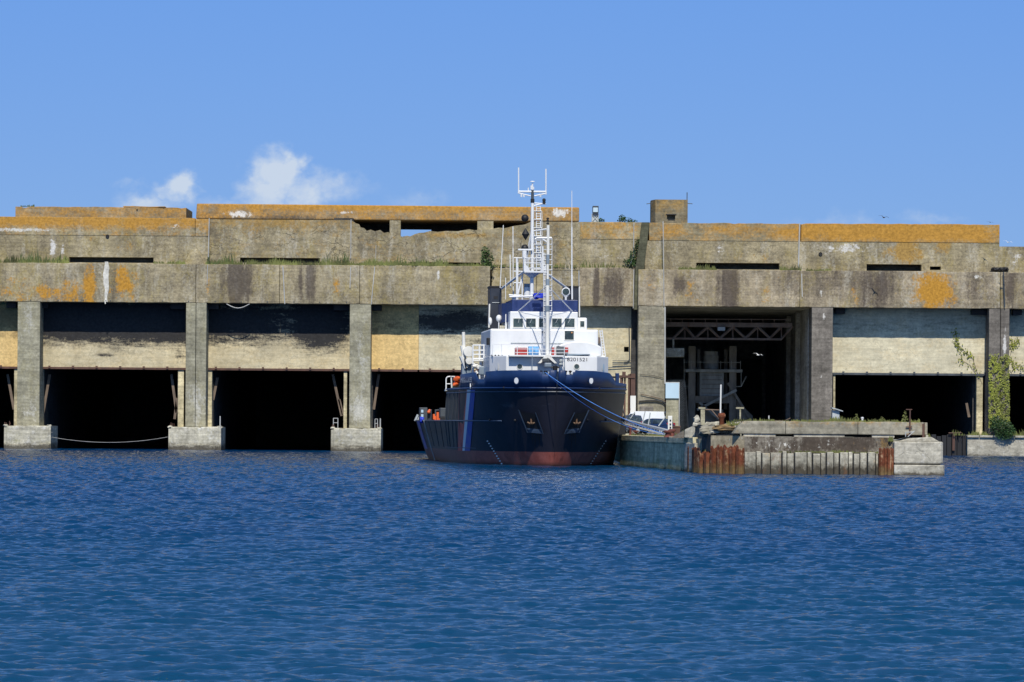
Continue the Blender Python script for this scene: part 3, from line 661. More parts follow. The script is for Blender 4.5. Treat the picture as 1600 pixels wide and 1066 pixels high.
# chamber contents --------------------------------------------------
tr = thing('crane_truss', 'long rusty lattice crane girder spanning the open workshop bay', 'crane girder', (WX(1130, 408), 408, 12))
yt = 408.5; 
def wp(px, py, y): a, b = W(px, py, y); return Vector((a, y, b))
for dy in (0, 1.6):
    mb = MB()
    for (py, hh) in ((507, .5), (529, .22)):
        a = wp(1040, py, yt+dy); b = wp(1238 if py < 520 else 1222, py+1.3, yt+dy)
        mb.box(a.x, b.x, yt+dy, yt+dy+.3, min(a.z, b.z)-hh/2, min(a.z, b.z)+hh/2)
    mb.build('chord', M_steelT, tr)
    mb = MB(); k = 0; xs = [1052, 1070, 1086, 1106, 1125, 1145, 1165, 1184, 1203, 1221]
    for a, b in zip(xs[:-1], xs[1:]):
        p, q = ((a, 528), (b, 510)) if k % 2 == 0 else ((a, 510), (b, 528)); k += 1
        mb.tube(wp(p[0], p[1]+.5, yt+dy+.15), wp(q[0], q[1]+.8, yt+dy+.15), .15, 4); 
    for a in xs[1::2]: mb.tube(wp(a, 510, yt+dy+.15), wp(a, 529, yt+dy+.15), .07, 4)
    mb.tube(wp(1221, 530, yt+dy+.15), wp(1239, 510, yt+dy+.15), .12, 4); mb.build('lattice', M_steelT, tr)
mb = MB(); mb.path([wp(1042, 498.5, yt-.1), wp(1236, 499.5, yt-.1)], .05)
for px in range(1048, 1237, 18): mb.tube(wp(px, 498.5, yt-.1), wp(px, 506, yt-.1), .04, 4)
mb.build('walkway_rail', M_steelT, tr)
mb = MB(); a = wp(1127, 514, yt-.2); mb.box(a.x-.42, a.x+.42, yt-.3, yt-.15, a.z-.2, a.z+.2); mb.build('name_plate', M_tin, tr)
mb = MB(); a = wp(1055, 551, yt); mb.box(wp(1040, 551, yt).x, wp(1069, 551, yt).x, yt-.2, yt+1.6, a.z-.5, a.z+.5); mb.path([wp(1052, 530, yt), wp(1052, 544, yt)], .12); mb.build('operator_cab', M_pileC, tr)

mc = thing('slipway_cradle_machine', 'tall grey boat lift tower with twin columns and central drum in the workshop bay', 'machine', (WX(1115, 424), 424, 2.4))
ym = 424
def mbox(px0, px1, py0, py1, y0_, y1_, name, mat, bev=.03):
    a = wp(px0, py1, y0_); b = wp(px1, py0, y0_); mb = MB(); mb.box(a.x, b.x, y0_, y1_, max(2.4, a.z), b.z); return mb.build(name, mat, mc, bevel=bev)
M_mach = paint('machine_grey', (.42,.44,.43), .7, .3, rust=.2); M_machD = paint('machine_column', (.30,.28,.25), .8, .3, rust=.3)
for a, b in ((1075, 1087), (1139, 1151)): mbox(a, b, 541, 672, ym, ym+1, 'column', M_machD)
for a, b in ((1089, 1094), (1131, 1137)): mbox(a, b, 546, 640, ym+3, ym+3.6, 'rear_column', M_machD)
mbox(1071, 1160, 577.5, 581.5, ym-.6, ym+3, 'platform', M_mach); 
mb = MB(); a = wp(1111, 577, ym+1.4); mb.lathe((a.x, ym+1.6, a.z), [(.9,0),(.9,1.6),(.82,1.65),(.82,2.1),(.01,2.2)], 24); mb.build('drum', M_mach, mc, smooth=True)
mbox(1093, 1131, 582, 620, ym+.3, ym+2.8, 'gearbox', M_mach)
for k in range(5): mbox(1096, 1128, 586+k*7, 587+k*7, ym+.2, ym+.3, 'rib', M_machD, 0)
mb = MB()
for px in (1069, 1080, 1094, 1126, 1143, 1157): mb.tube(wp(px, 564, ym-.6), wp(px, 577, ym-.6), .04, 5)
mb.path([wp(1069, 566, ym-.6), wp(1157, 566.5, ym-.6)], .04); mb.path([wp(1069, 561, ym-.6), wp(1069, 604, ym-.6), wp(1076, 604, ym-.6)], .05); mb.path([wp(1158, 580, ym-.6), wp(1158, 604, ym-.6), wp(1150, 604, ym-.6)], .05); mb.path([wp(1158, 604, ym-.6), wp(1166, 588, ym-.6)], .08)
mb.build('guard_rail', M_mach, mc)
mbox(1086, 1140, 619, 630, ym-.2, ym+2.5, 'cross_head', M_machD); mbox(1094, 1130, 640, 672, ym+.4, ym+2.4, 'base', M_machD)
mb = MB(); mb.obox(wp(1120, 625, ym-.8), (5.2, .25, .3), Matrix.Rotation(rad(-27), 3, 'Y')); mb.obox(wp(1108, 642, ym-.8), (3, .25, .25), Matrix.Rotation(rad(40), 3, 'Y')); mb.build('diagonal_brace', M_mach, mc)
mb = MB(); mb.prism([(wp(1151,630,ym).x, 3.0), (wp(1176,640,ym).x, 3.0), (wp(1176,640,ym).x, 4.4), (wp(1151,628,ym).x, 6.2)], ym, ym+2); mb.obox(wp(1160, 635, ym-.5), (6.5, .3, .3), Matrix.Rotation(rad(58), 3, 'Y')); mb.build('wedge_ramp', M_machD, mc)
# gantry lights along the wall
for px in (1205, 1225, 1245):
    pass

# roof furniture ----------------------------------------------------
Yk = 409
rb = thing('roof_bunker_cabin', 'square lichen covered concrete cabin with a small window standing on the roof', 'cabin', (WX(1046, Yk), Yk, 26), 0)
x0_, x1_ = WX(1018, Yk, 330), WX(1074.5, Yk, 330); z0_ = Zpar-.6; z1_ = W(1046, 312, Yk)[1]
M_cab = concrete('cabin_concrete', (.21,.18,.12), [dict(col=LICH2, scale=(.8,.8), lo=.52, hi=.66, amt=.8, patches=[(17.8, 28.6, 3, 1.2, .08)])], streak=.3)
hx0, hz1 = W(1042, 336, Yk); hx1, hz0 = W(1055, 342.5, Yk)
mb = MB()
panel(mb, x0_+.45, x1_, z0_, z1_, Yk, Yk+.5, [(hx0, hx1, hz0, hz1)])
mb.build('front_wall', M_cab, rb)
mb = MB(); mb.plan([(x0_, Yk+1.6), (x0_+.449, Yk+.01), (x0_+.449, Yk+.5), (x1_, Yk+.501), (x1_, Yk+4), (x0_, Yk+4)], z0_, z1_-.002); mb.build('cabin_block', M_cab, rb)
mb = MB(); mb.box(hx0-.12, hx1+.12, Yk-.06, Yk-.002, hz1+.0, hz1+.1); mb.box(hx0+.1, hx1-.05, Yk-.05, Yk+.3, hz0-.12, hz0); mb.build('window_frame', M_black, rb)
mb = MB(); mb.tube((WX(1072, Yk), Yk+1, z1_), (WX(1072, Yk), Yk+1, z1_+.9), .05); mb.build('roof_post', M_greyD, rb)
mb = MB(); mb.tube((x0_-.55, Yk+1, z1_-.45), (x0_+.2, Yk+1, z1_-.35), .04); mb.tube((x1_-.2, Yk+1, z1_-.35), (x1_+.6, Yk+1, z1_-.4), .04); mb.build('side_bracket', M_greyD, rb)
fl = thing('floodlight_tower', 'boxy silver floodlight on a short braced stand on the roof edge', 'floodlight', (WX(930, 410), 410, 26))
x, z = W(930, 322, 410); zb_ = W(930, 347, 410)[1]
mb = MB(); mb.box(x-.32, x+.38, 409.6, 410.3, z-.85, z-.05); mb.build('lamp_housing', M_greyD, fl, bevel=.05)
mb = MB(); mb.box(x-.24, x+.3, 409.55, 409.62, z-.72, z-.2); mb.build('lamp_glass', M_panelB, fl)
mb = MB(); mb.box(x-.3, x+.38, 409.5, 409.6, z-.12, z-.02); mb.build('visor', M_greyD, fl)
mb = MB()
for sx in (-.36, .36): mb.tube((x+sx, 409.9, zb_-.3), (x+sx, 409.9, z-.9), .05, 6)
mb.tube((x-.36, 409.9, z-.92), (x+.36, 409.9, z-.92), .05, 6); mb.tube((x-.36, 409.9, zb_), (x+.36, 409.9, z-.95), .03, 6); mb.tube((x+.36, 409.9, zb_), (x-.36, 409.9, z-.95), .03, 6)
mb.box(x-.32, x+.32, 410, 410.1, zb_, z-.95); mb.build('stand', M_tin, fl)

# ------------------------------------------------------------------ quay and pier
YP = 242.0
def XP(px, py=700, y=YP): return W(px, py, y)[0]
qA = [(XP(1163), YP+1.2), (XP(1453), YP+1.2), (XP(1453)+.8, YP+60), (WX(1267, 399), 398.5), (WX(1267, 399)+.3, 470), (WX(1037, 404), 470), (8.6, 405), (8.6, 398.5), (9.5, 330), (9.5, 297), (8.8, 289.5), (12.4, 254), (13.0, 249)]
mb = MB(); mb.plan(qA, -2, 2.36)
q = mb.build('quay', M_quayT); tag(q, 'concrete quay deck with patches of grass beside the ship', kind='structure')
pier = thing('pier_wall', 'old quay wall of pale concrete and rusted sheet piles in the foreground', 'quay wall', (XP(1270), YP, 0))
# left wall with coping, leading to the ship
def quaywall(p0, p1, name, z0_, z1_, t, mat, out=0, n=1):
    d = (Vector(p1)-Vector(p0)); L_ = d.length; d.normalize(); nrm = Vector((-d.y, d.x)) if d.x*0-d.y*0 == 1 else Vector((d.y, -d.x))
    if nrm.x > 0: nrm = -nrm
    a = Vector(p0)+nrm*out; b = Vector(p1)+nrm*out; c = b-nrm*t; e = a-nrm*t
    mb = MB(); mb.plan([tuple(a), tuple(b), tuple(c), tuple(e)] if True else [], z0_, z1_); return mb.build(name, mat, pier, bevel=.04)
quaywall((12.75, 250.2), (8.75, 289.5), 'quay_face', -2, 1.98, 1.5, M_quayW, .02)
quaywall((12.75, 250.2), (8.75, 289.5), 'coping', 1.985, 2.44, 1.4, M_quayW, .12)
quaywall((9.4, 297), (9.4, 330), 'quay_face', -2, 2.4, 1.5, M_quayW, .02)
quaywall((9.4, 330), (8.5, 398), 'quay_face', -2, 2.39, 1.5, M_quayW, .02)
# pale corner under the notch
mb = MB(); mb.plan([(12.2, 253.2), (12.72, 249.6), (14.0, 249.8), (13.5, 253.4)], -2, 2.05); mb.build('wall_corner', M_block, pier, bevel=.05)
mb = MB(); x, z = W(1069, 684, 252.5); x2, _ = W(1086, 684, 252.5); zt_ = W(1076, 667, 252.5)[1]
mb.add([(x,252.3,2.4),(x2,251.6,2.4),(x2+.1,254,2.4),(x,254.3,2.4),(x+.05,252.4,zt_-.25),(x2,251.7,zt_+.05),(x2,253.8,zt_+.1),(x+.1,254,zt_-.2)], [(0,3,2,1),(4,5,6,7),(0,1,5,4),(1,2,6,5),(2,3,7,6),(3,0,4,7)])
mb.build('corner_block', M_block, pier, bevel=.07)
mb = MB(); mb.prism([(x-.9, 2.38), (x-.02, 2.38), (x-.02, zt_-.3)], 252.6, 254); mb.build('corner_wedge', M_pillarD, pier)
# cheek wall of the notch, with its shade put into a dark colour
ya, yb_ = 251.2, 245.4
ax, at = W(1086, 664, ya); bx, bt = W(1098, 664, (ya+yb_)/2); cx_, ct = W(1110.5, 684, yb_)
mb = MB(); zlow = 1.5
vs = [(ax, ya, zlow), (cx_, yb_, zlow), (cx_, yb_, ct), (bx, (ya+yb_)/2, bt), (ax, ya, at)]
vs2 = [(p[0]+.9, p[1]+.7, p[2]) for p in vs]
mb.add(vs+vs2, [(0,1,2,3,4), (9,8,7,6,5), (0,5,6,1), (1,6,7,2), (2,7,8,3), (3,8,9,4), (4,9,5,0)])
mb.build('notch_cheek', concrete('streaked_shaded_concrete', (.075,.08,.08), [dict(col=(.45,.45,.42), scale=(1.6,.25), lo=.6, hi=.66, amt=.8)], streak=.5), pier)
# upper wall
mb = MB(); sl = [(a, b) for a, b in ((1119, 1144), (1212, 1241), (1320, 1363), (1398, 1447))]
def zP(py, px, y): return W(px, py, y)[1]
yU = YP + .85
panel(mb, XP(1163, y=yU)+.004, XP(1396, y=yU), 1.2, 2.56, yU, yU+2); mb.build('upper_wall', M_upW, pier)
mb = MB(); mb.plan([(cx_+.01, yb_), (XP(1163, y=yU), yU), (XP(1163, y=yU), yU+2), (cx_+.3, yb_+2)], 1.2, 2.6); mb.build('upper_wall', M_tanW, pier)
mb = MB(); mb.plan([(WX(1119, 245.2), 245.0), (WX(1144, 244.0), 243.85), (WX(1144, 244.4), 245), (WX(1119, 246.6), 247)], 2.602, 2.68); mb.build('rubble_gap', M_black, pier)
mb = MB(); panel(mb, XP(1163), XP(1451, y=yU), 2.56, 2.74, yU+.25, yU+2.2, [(XP(a, y=yU), XP(b, y=yU), 2.5601, 2.7399) for a, b in sl]); mb.build('bearing_course', M_block, pier)
mb = MB(); mb.box(XP(1164), XP(1448), yU+1.2, yU+2.1, 2.58, 2.73); mb.build('slot_shadow_back', M_black, pier)
yT = YP + 1.0
zt_l = zP(658.5, 1250, yT)
for a, b in ((1152, 1227), (1227.5, 1340), (1340.5, 1443)):
    mb = MB(); x0_, x1_ = XP(a, y=yT), XP(b, y=yT)
    if a == 1152:
        mb.prism([(x0_-.3, 2.745), (x1_, 2.745), (x1_, zt_l), (x0_+.5, zt_l), (x0_+.05, zt_l-.35)], yT, yT+2.4)
    else: mb.rbox(x0_, x1_, yT, yT+2.4, 2.745, zt_l-.003*(a > 1300), .04, .3)
    mb.build('parapet_beam', M_beamP, pier, bevel=.04)
mb = MB(); mb.box(XP(1443.5), XP(1447), yT-.08, yT+.3, 2.5, zt_l-.1); mb.build('steel_upright', M_steelB, pier)
mb = MB(); mb.box(XP(1447.5), XP(1452), yT+.1, yT+2.4, 2.745, zt_l-.02); mb.build('beam_end', M_beamP, pier, bevel=.05)
# pier head block
x0_, x1_ = XP(1397), XP(1473.5)
mb = MB(); mb.plan([(x0_, YP-.05), (x1_-.15, YP-.05), (x1_, YP+.1), (x1_+.1, YP+5), (x0_, YP+5)], .8, 2.3)
o = mb.build('head_block', M_block, pier, bevel=.1)
mb = MB(); mb.prism([(x0_+.3, 2.3), (x1_-.2, 2.3), (x1_-.75, 2.62), (x0_+1, 2.5)], YP+.3, YP+5); mb.build('head_cap', M_block, pier, bevel=.05)
mb = MB(); mb.plan([(x0_, YP-.12), (x1_, YP-.12), (x1_+.12, YP+.1), (x1_+.15, YP+5), (x0_, YP+5)], -2, .73); mb.build('head_base', M_block, pier, bevel=.06)
mb = MB(); mb.box(x0_+.05, x1_-.15, YP+.15, YP+4, .7, .82); mb.build('head_joint', M_black, pier)
# pale concrete piles
px = 1163.5; k = 0
wds = [18, 8, 13, 17, 7, 11, 19, 7.5, 12, 8, 11, 8, 13, 7, 9.5, 11, 12, 8, 10, 9.5, 8]
mb = MB()
for wd in wds:
    if px > 1372: break
    e = min(px+wd, 1373)
    dy = (.0 if k % 2 == 0 else .07)+R.uniform(-.03,.04)
    mb = MB(); mb.box(XP(px)+.015, XP(e)-.025, YP+dy, YP+.8, -2, 1.52+.07*math.sin(k*2.1)+R.uniform(-.05,.04)); mb.build('concrete_pile', M_pileC, pier, bevel=.045)
    px = e + (1.2 if k % 2 else .4); k += 1
mb = MB(); mb.box(XP(1164), XP(1396), YP+.3, YP+.84, -2, 1.45); mb.build('pile_backing', M_black, pier)
# rusted sheet piles, trapezoid corrugation
def sheet(pts, name, mat, tops):
    mb = MB(); n = len(pts)
    for i in range(n-1):
        a, b = pts[i], pts[i+1]; t = tops[i % len(tops)]
        m_ = 4
        for j in range(m_):
            u0, u1 = j/m_, (j+1)/m_; pa = (a[0]+(b[0]-a[0])*u0, a[1]+(b[1]-a[1])*u0); pb = (a[0]+(b[0]-a[0])*u1, a[1]+(b[1]-a[1])*u1)
            ta = t + .07*math.sin(i*3+j*1.9); tb = t + .07*math.sin(i*3+(j+1)*1.9)
            mb.add([(pa[0],pa[1],-2),(pb[0],pb[1],-2),(pb[0],pb[1],tb),(pa[0],pa[1],ta)], [(0,1,2,3)])
    o = mb.build(name, mat, pier); s = o.modifiers.new('solid', 'SOLIDIFY'); s.thickness = .04; s.offset = 1; return o
def corr(p0, p1, n, depth):
    d = Vector(p1)-Vector(p0); nn = Vector((d.y, -d.x)).normalized(); pts = []
    for i in range(n):
        for fu, o_ in ((0, 0), (.12, 0), (.25, 1), (.62, 1), (.75, 0)):
            q_ = Vector(p0)+d*((i+fu)/n)+nn*o_*depth; pts.append(tuple(q_))
    pts.append(tuple(p1)); return pts
pa, pb, pc = (12.45, 252.2), (13.55, 247.3), (XP(1163), YP+.2)
# facing the camera: shaded run painted in a darker rust, then sunlit run
sheet(corr((XP(1075, y=253.8), 253.8), (XP(1093, y=247), 247), 2, .2), 'sheet_pile', M_rustShade, [1.7, 1.62, 1.75])
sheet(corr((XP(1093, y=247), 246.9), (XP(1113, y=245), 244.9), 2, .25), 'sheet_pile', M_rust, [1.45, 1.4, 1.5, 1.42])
sheet(corr((XP(1113, y=244.8), 244.8), (XP(1163.5), YP+.15), 5, .28), 'sheet_pile', M_rust, [1.85, 1.85, 1.7, 1.75, 1.9, 1.95, 1.8])
sheet(corr((XP(1373.5), YP+.1), (XP(1396.5), YP+.1), 2, .16), 'sheet_pile', M_rust, [1.82])
# fill behind the sheet piles
mb = MB(); mb.plan([(12.95, 250.2), (XP(1113, y=245.5), 245.5), (XP(1163), YP+.9), (XP(1163), YP+3), (14.2, 254), (13, 254)], -2, 1.38); mb.build('fill_concrete', M_upW, pier)
# vertical rods and ladder on the pier
cr = thing('crossed_pole', 'thin brown iron pole with two short crossbars leaning on the pier parapet', 'pole', (XP(1422, y=yT-.1), yT-.1, 2.7))
mb = MB(); mb.tube((XP(1422, 640, yT-.1), yT-.1, 2.75), (XP(1422, 640, yT-.1), yT-.1, zP(640, 1422, yT)), .05, 6); mb.build('shaft', M_steelB, cr)
mb = MB()
for py in (640, 667, 679.5): zz = zP(py, 1422, yT); mb.box(XP(1422)-.2, XP(1422)+.22, yT-.14, yT-.06, zz-.03, zz+.03)
mb.build('crossbar', M_steelB, cr)
mb = MB(); a = Vector((XP(1416, 690), YP+.4, 2.62)); mb.path([a, a+Vector((0,0,.3)), (XP(1428), YP+.4, 2.95)], .03); mb.tube(a+Vector((.15,0,0)), a+Vector((.6,0,.4)), .03); tag(mb.build('bent_railing', M_tin), 'thin bent metal railing on top of the pier head block', 'railing')

# bollard post, pole, rubble
yq = 247.5
def bl(px, y, r, ztop_, label, name='mooring_bollard'):
    x = W(px, 665, y)[0]; mb = MB(); h = ztop_-2.3
    mb.lathe((x, y, 2.3), [(r*1.15,0),(r*1.1,.06),(r*.8,.1),(r*.78,h*.78),(r*1.0,h*.82),(r*1.22,h*.86),(r*1.22,h*.94),(r*.9,h),(.01,h)], 16)
    tag(mb.build(name, M_rust if y < 260 else M_steelB, smooth=True), label, 'bollard'); return x
bl(1127.5, yq, .22, 4.15, 'tall rusty brown mooring post with a swollen head on the rubble')
mb = MB(); x, z = W(1126, 601, yq); mb.tube((x, yq, 4.1), (x+.02, yq, z), .055, 8); tag(mb.build('white_pole', M_whiteW), 'thin weathered white pole standing upright on the rusty mooring post', 'pole')
for i, (px, py, sx, sy, sz, mt, lb) in enumerate([
    (1131, 668, .8, .5, .22, 'L', 'long orange lichen covered boulder beside the rusty mooring post'),
    (1121, 675, .5, .5, .16, 'G', 'grey triangular rubble slab below the lichen covered boulder'),
    (1141, 672, .75, .5, .3, 'G', 'wide grey broken slab leaning against the left end of the parapet beam'),
    (1106, 674, .7, .5, .36, 'T', 'large tan rubble mound behind the shaded notch wall'),
    (1113, 672, .8, .8, .36, 'T', 'brown earthy rubble heap behind the tan mound'),
    (1148, 665, .6, .5, .25, 'G', 'flat stone half buried in grass at the beam end')]):
    y = YP+3.2+i*.5; x, z = W(px, py, y); mb = MB(); mb.rock((x, y, z), (sx, sy, sz), 40+i)
    m_ = {'L': M_cab, 'G': M_block, 'T': M_beamP}[mt]
    if mt == 'L': m_ = concrete('lichen_rock', (.2,.15,.09), [dict(col=(.36,.2,.05), scale=(1,1.5), lo=.48, hi=.6, amt=.7)], board=0)
    mb2 = MB(); tag(mb.build('boulder', m_, smooth=False), lb, 'rubble', group='rubble at the end of the pier parapet')
mb = MB(); y = 249; x0_, z0_ = W(1096, 662, y); mb.plan([(13.6, 251.5), (13.9, 247.4), (XP(1160), YP+2.4), (XP(1160), 256), (13.6, 256)], 2.3, 2.8)
mb.add([(13.7,251.4,2.8),(14.3,247.2,2.8),(XP(1150),YP+3,2.85),(XP(1152),255,2.85),(14.0,252.6,3.1),(14.8,248,3.3),(XP(1146),YP+4.5,3.5),(XP(1148),254,3.4)], [(0,3,2,1),(4,5,6,7),(0,1,5,4),(1,2,6,5),(2,3,7,6),(3,0,4,7)])
tag(mb.build('rubble_base', M_beamP), 'mound of earth and broken concrete behind the notch in the quay wall', 'rubble mound')
mb = MB(); x, z = W(1088.5, 661, 250.5); mb.rock((x, 250.5, z-.1), (.27,.25,.2), 3); mb.rock((x, 250.5, z+.2), (.24,.24,.3), 8); tag(mb.build('worn_stone_bollard', M_block, smooth=True), 'rounded worn tan stone stump on the quay corner', 'bollard')
# pale frame with posts in front of the open bay
fr = thing('pale_steel_frame', 'low rusty white steel frame with two wide-topped posts before the workshop bay', 'frame', (WX(1120, 300), 300, 2.4))
def fp(px, py): a, b = W(px, py, 300); return (a, 300, b)
for px in (1098, 1156.5):
    mb = MB(); a = fp(px, 639); wd = .17 if px < 1100 else .06
    mb.box(a[0]-wd, a[0]+wd, 299.8, 300.2, 2.35, a[2]); mb.box(a[0]-.36, a[0]+.22 if px < 1100 else a[0]+.3, 299.75, 300.25, a[2], a[2]+.14); mb.build('post', M_pillar, fr)
mb = MB(); mb.tube(fp(1098, 640), fp(1126, 641), .05); mb.tube(fp(1112, 641), fp(1124, 655), .05); mb.build('top_rail', M_steelT, fr)
mb = MB(); x, z = W(1118, 656, 290); mb.rock((x, 290, 3.2), (.85,.5,.42), 77); tag(mb.build('white_boulder', M_pileC), 'pale whitish boulder lying behind the rusty mooring post', 'boulder')
mb = MB(); x, z = W(1300, 650, 398); mb.box(WX(1301,398), WX(1312,398), 398, 399.5, 2.36, W(1305, 641, 398)[1]); sh = mb.build('tool_shed', M_tin)
tag(sh, 'tiny pale metal shed with an overhanging roof at the foot of the dark pillar', 'shed')
mb = MB(); za = W(1305, 640.5, 398)[1]; mb.prism([(WX(1300,398), za+.15), (WX(1317,398), za-.2), (WX(1317,398), za-.1), (WX(1300,398), za+.28)], 397.6, 399.9); mb.build('shed_roof', M_tin, sh)
# small things on the parapet beam
mb = MB(); x = XP(1347, y=yT+1); mb.lathe((x, yT+1, zt_l), [(.07,0),(.07,.2),(.1,.22),(.1,.3),(.01,.33)], 12); tag(mb.build('white_cap_post', M_white), 'small white capped marker stub among the grass on the parapet', 'marker')
mb = MB(); x = XP(1201, y=yT+1); mb.tube((x, yT+1, zt_l), (x, yT+1, zt_l+.38), .035); tag(mb.build('marker_stake', M_whiteW), 'short thin pale stake on the parapet left of the dark pillar', 'stake')
mb = MB(); x = XP(1229, y=yT+1); mb.tube((x-.2, yT+1, zt_l), (x+.25, yT+1, zt_l+.22), .03); mb.tube((x-.2, yT+1.05, zt_l+.02), (x-.9, yT+1.1, zt_l+.03), .03); tag(mb.build('driftwood_stick', M_wood), 'thin grey stick lying across the parapet top', 'stick')

# right quay
mb = MB(); rq = [(WX(1512, 401.5), 401.3), (WX(2090, 401.5), 401.3), (WX(2090, 401.5), 403+4), (WX(1512, 401.5), 403+4)]
mb.plan(rq, -2, 2.12); rqo = mb.build('quay_wall', M_block); tag(rqo, 'low pale concrete quay wall under the ivy covered pillar', 'quay wall')
mb = MB()
for a, b in ((1512, 1531), (1531.4, 1558), (1558.4, 1586), (1586.4, 2090)): mb.box(WX(a,401.2), WX(b,401.2)-.03, 401.05, 402.5, 2.1, 2.33)
mb.build('coping', M_block, rqo, bevel=.03)

# compound fence, blue panel, wall stub
fw = thing('compound_fence', 'tall spiked steel fence with coiled wire beside the pale blue panel', 'fence', (WX(1063, 380), 380, 2.4))
yf = 372
mb = MB(); mb.tube((WX(1061.5, yf), yf, 2.3), (WX(1061.5, yf), yf, W(1061, 598, yf)[1]), .05)
mb.tube((WX(1040, yf), yf, W(1040, 598, yf)[1]), (WX(1062, yf), yf, W(1062, 598, yf)[1]), .05); mb.build('fence_post', M_pipe, fw)
mb = MB()
for k in range(22):
    py = 598 + k*3.6; x, z = W(1062, py+3, yf); mb.tube((x, yf, z), (x+.45, yf, z+.42), .022, 4)
for k in range(8):
    px = 1040.5+k*3; x, z = W(px, 598, yf); mb.tube((x, yf, z), (x+.28, yf, z+.3), .022, 4)
mb.build('spike', M_greyD, fw)
mb = MB(); pts = []
for k in range(260):
    t = k/260; x, z = W(1066.5 + 2*t, 600+72*t, yf); a = k*.62; rr = .25+.2*t
    pts.append((x+rr*math.cos(a)+.05, yf+.3*math.sin(a), max(2.45, z+rr*math.sin(a*1.0+.6))))
mb.path(pts, .012, 3); mb.build('barbed_wire', M_greyD, fw)
mb = MB(); mb.box(WX(1040, yf), WX(1061, yf), yf-.08, yf-.04, W(1050, 622.5, yf)[1], W(1050, 598.5, yf)[1]); tag(mb.build('blank_panel', M_panelB), 'blank pale blue square panel mounted on the fence', 'panel')
mb = MB(); mb.box(WX(1041, yf), WX(1060.5, yf), yf+.1, yf+.5, 2.3, W(1050, 620, yf)[1]); tag(mb.build('garden_wall', M_pillar), 'narrow tan concrete wall stub below the pale blue panel', 'wall')

# ------------------------------------------------------------------ vehicles
def vehicle(label, cat, loc, rotz, Lc, Wc, Hc, prof, win, mat, hood, name, lamps=True):
    t = thing(name, label, cat, loc, rotz, 'vehicles parked on the quay', local=True)
    def shell(prof, w0_, w1_, nm, mt, bev=.06):
        mb = MB(); n = len(prof); zt = max(p[1] for p in prof); vs = []
        for s in (-1, 1):
            for x, z in prof:
                k = 0 if z < hood else (z-hood)/max(.01, zt-hood); vs.append((x, s*(w0_+(w1_-w0_)*k)/2, z))
        mb.add(vs, [tuple(range(n-1,-1,-1)), tuple(range(n, 2*n))] + [(k, (k+1) % n, n+(k+1) % n, n+k) for k in range(n)])
        return mb.build(nm, mt, t, local=True, bevel=bev)
    shell(prof, Wc, Wc*.82, 'body', mat)
    for poly, s in win:                              # side windows as quads given in (x, z) for both sides
        for sd in (-1, 1):
            mb = MB(); vs = []
            for x, z in poly:
                k = max(0, (z-hood)/(Hc-hood)); yy = sd*((Wc+(Wc*.82-Wc)*k)/2+.012); vs.append((x, yy, z))
            mb.add(vs, [tuple(range(len(poly)))]); o = mb.build('side_window', M_glassC, t, local=True)
    for x, z0_, x1b, z1_, nm in s_ends(prof, hood, Hc):
        mb = MB(); d = Vector((x1b-x, 0, z1_-z0_)).normalized(); nv = Vector((d.z, 0, -d.x)); 
        if (x+x1b)/2 < 0: nv = -nv if nv.x > 0 else nv
        else: nv = nv if nv.x > 0 else -nv
        o_ = nv*.012; a = .10; b = .92
        wa, wb = Wc*.86/2, Wc*.76/2
        p0 = Vector((x+(x1b-x)*a, 0, z0_+(z1_-z0_)*a))+o_; p1 = Vector((x+(x1b-x)*b, 0, z0_+(z1_-z0_)*b))+o_
        mb.add([(p0.x,-wa,p0.z),(p0.x,wa,p0.z),(p1.x,wb,p1.z),(p1.x,-wb,p1.z)], [(0,1,2,3)]); mb.build(nm, M_glassC, t, local=True)
    xs = (Lc*.31, -Lc*.31)
    for x in xs:
        for sd in (-1, 1):
            mb = MB(); mb.lathe((x, sd*(Wc/2-.08), .32), [(.01,-.1),(.2,-.1),(.31,-.1),(.33,-.06),(.33,.06),(.31,.1),(.2,.1),(.01,.1)], 18, 'Y'); w = mb.build('wheel', M_tyre, t, local=True, smooth=True)
            mb = MB(); mb.lathe((x, sd*(Wc/2+.03), .32), [(.01,.0),(.19,.0),(.2,-.03)], 14, 'Y'); mb.build('hub', M_tin, w, local=True)
    for sd in (-1, 1):
        mb = MB(); mb.box(-Lc/2-.015, -Lc/2+.12, sd*(Wc/2-.12)-.09, sd*(Wc/2-.12)+.09, hood-.35, hood+.12); mb.build('tail_light', M_lamp, t, local=True)
        mb = MB(); mb.box(Lc/2-.15, Lc/2+.012, sd*(Wc/2-.3)-.16, sd*(Wc/2-.3)+.16, hood-.3, hood-.12); mb.build('headlight', M_tin, t, local=True)
    mb = MB(); mb.box(-Lc/2-.06, -Lc/2+.1, -Wc*.46, Wc*.46, .38, .58); mb.box(Lc/2-.1, Lc/2+.06, -Wc*.46, Wc*.46, .38, .58); mb.build('bumper', M_greyD, t, local=True, bevel=.03)
    mb = MB(); mb.box(-Lc/2-.08, -Lc/2-.061, -.26, .26, .42, .54); mb.build('number_plate', M_tin, t, local=True)
    return t
def s_ends(prof, hood, Hc):
    up = [p for p in prof if p[1] >= hood-.001]; roof = [p for p in up if p[1] > Hc-.12]
    xr0, xr1 = min(p[0] for p in roof), max(p[0] for p in roof); zr = Hc-.04
    lo = [p for p in up if abs(p[1]-hood) < .08]
    rear = min(p[0] for p in lo); front = [p[0] for p in lo if p[0] > xr1-.01]; front = min(front) if front else xr1+.6
    return [(rear, hood, xr0, zr, 'rear_window'), (front, hood, xr1, zr, 'windscreen')]
hatch = [(-2.0,.3),(2.0,.3),(2.05,.6),(1.95,.85),(1.15,.98),(.35,1.46),(-.2,1.52),(-1.5,1.48),(-1.9,.98),(-2.02,.9)]
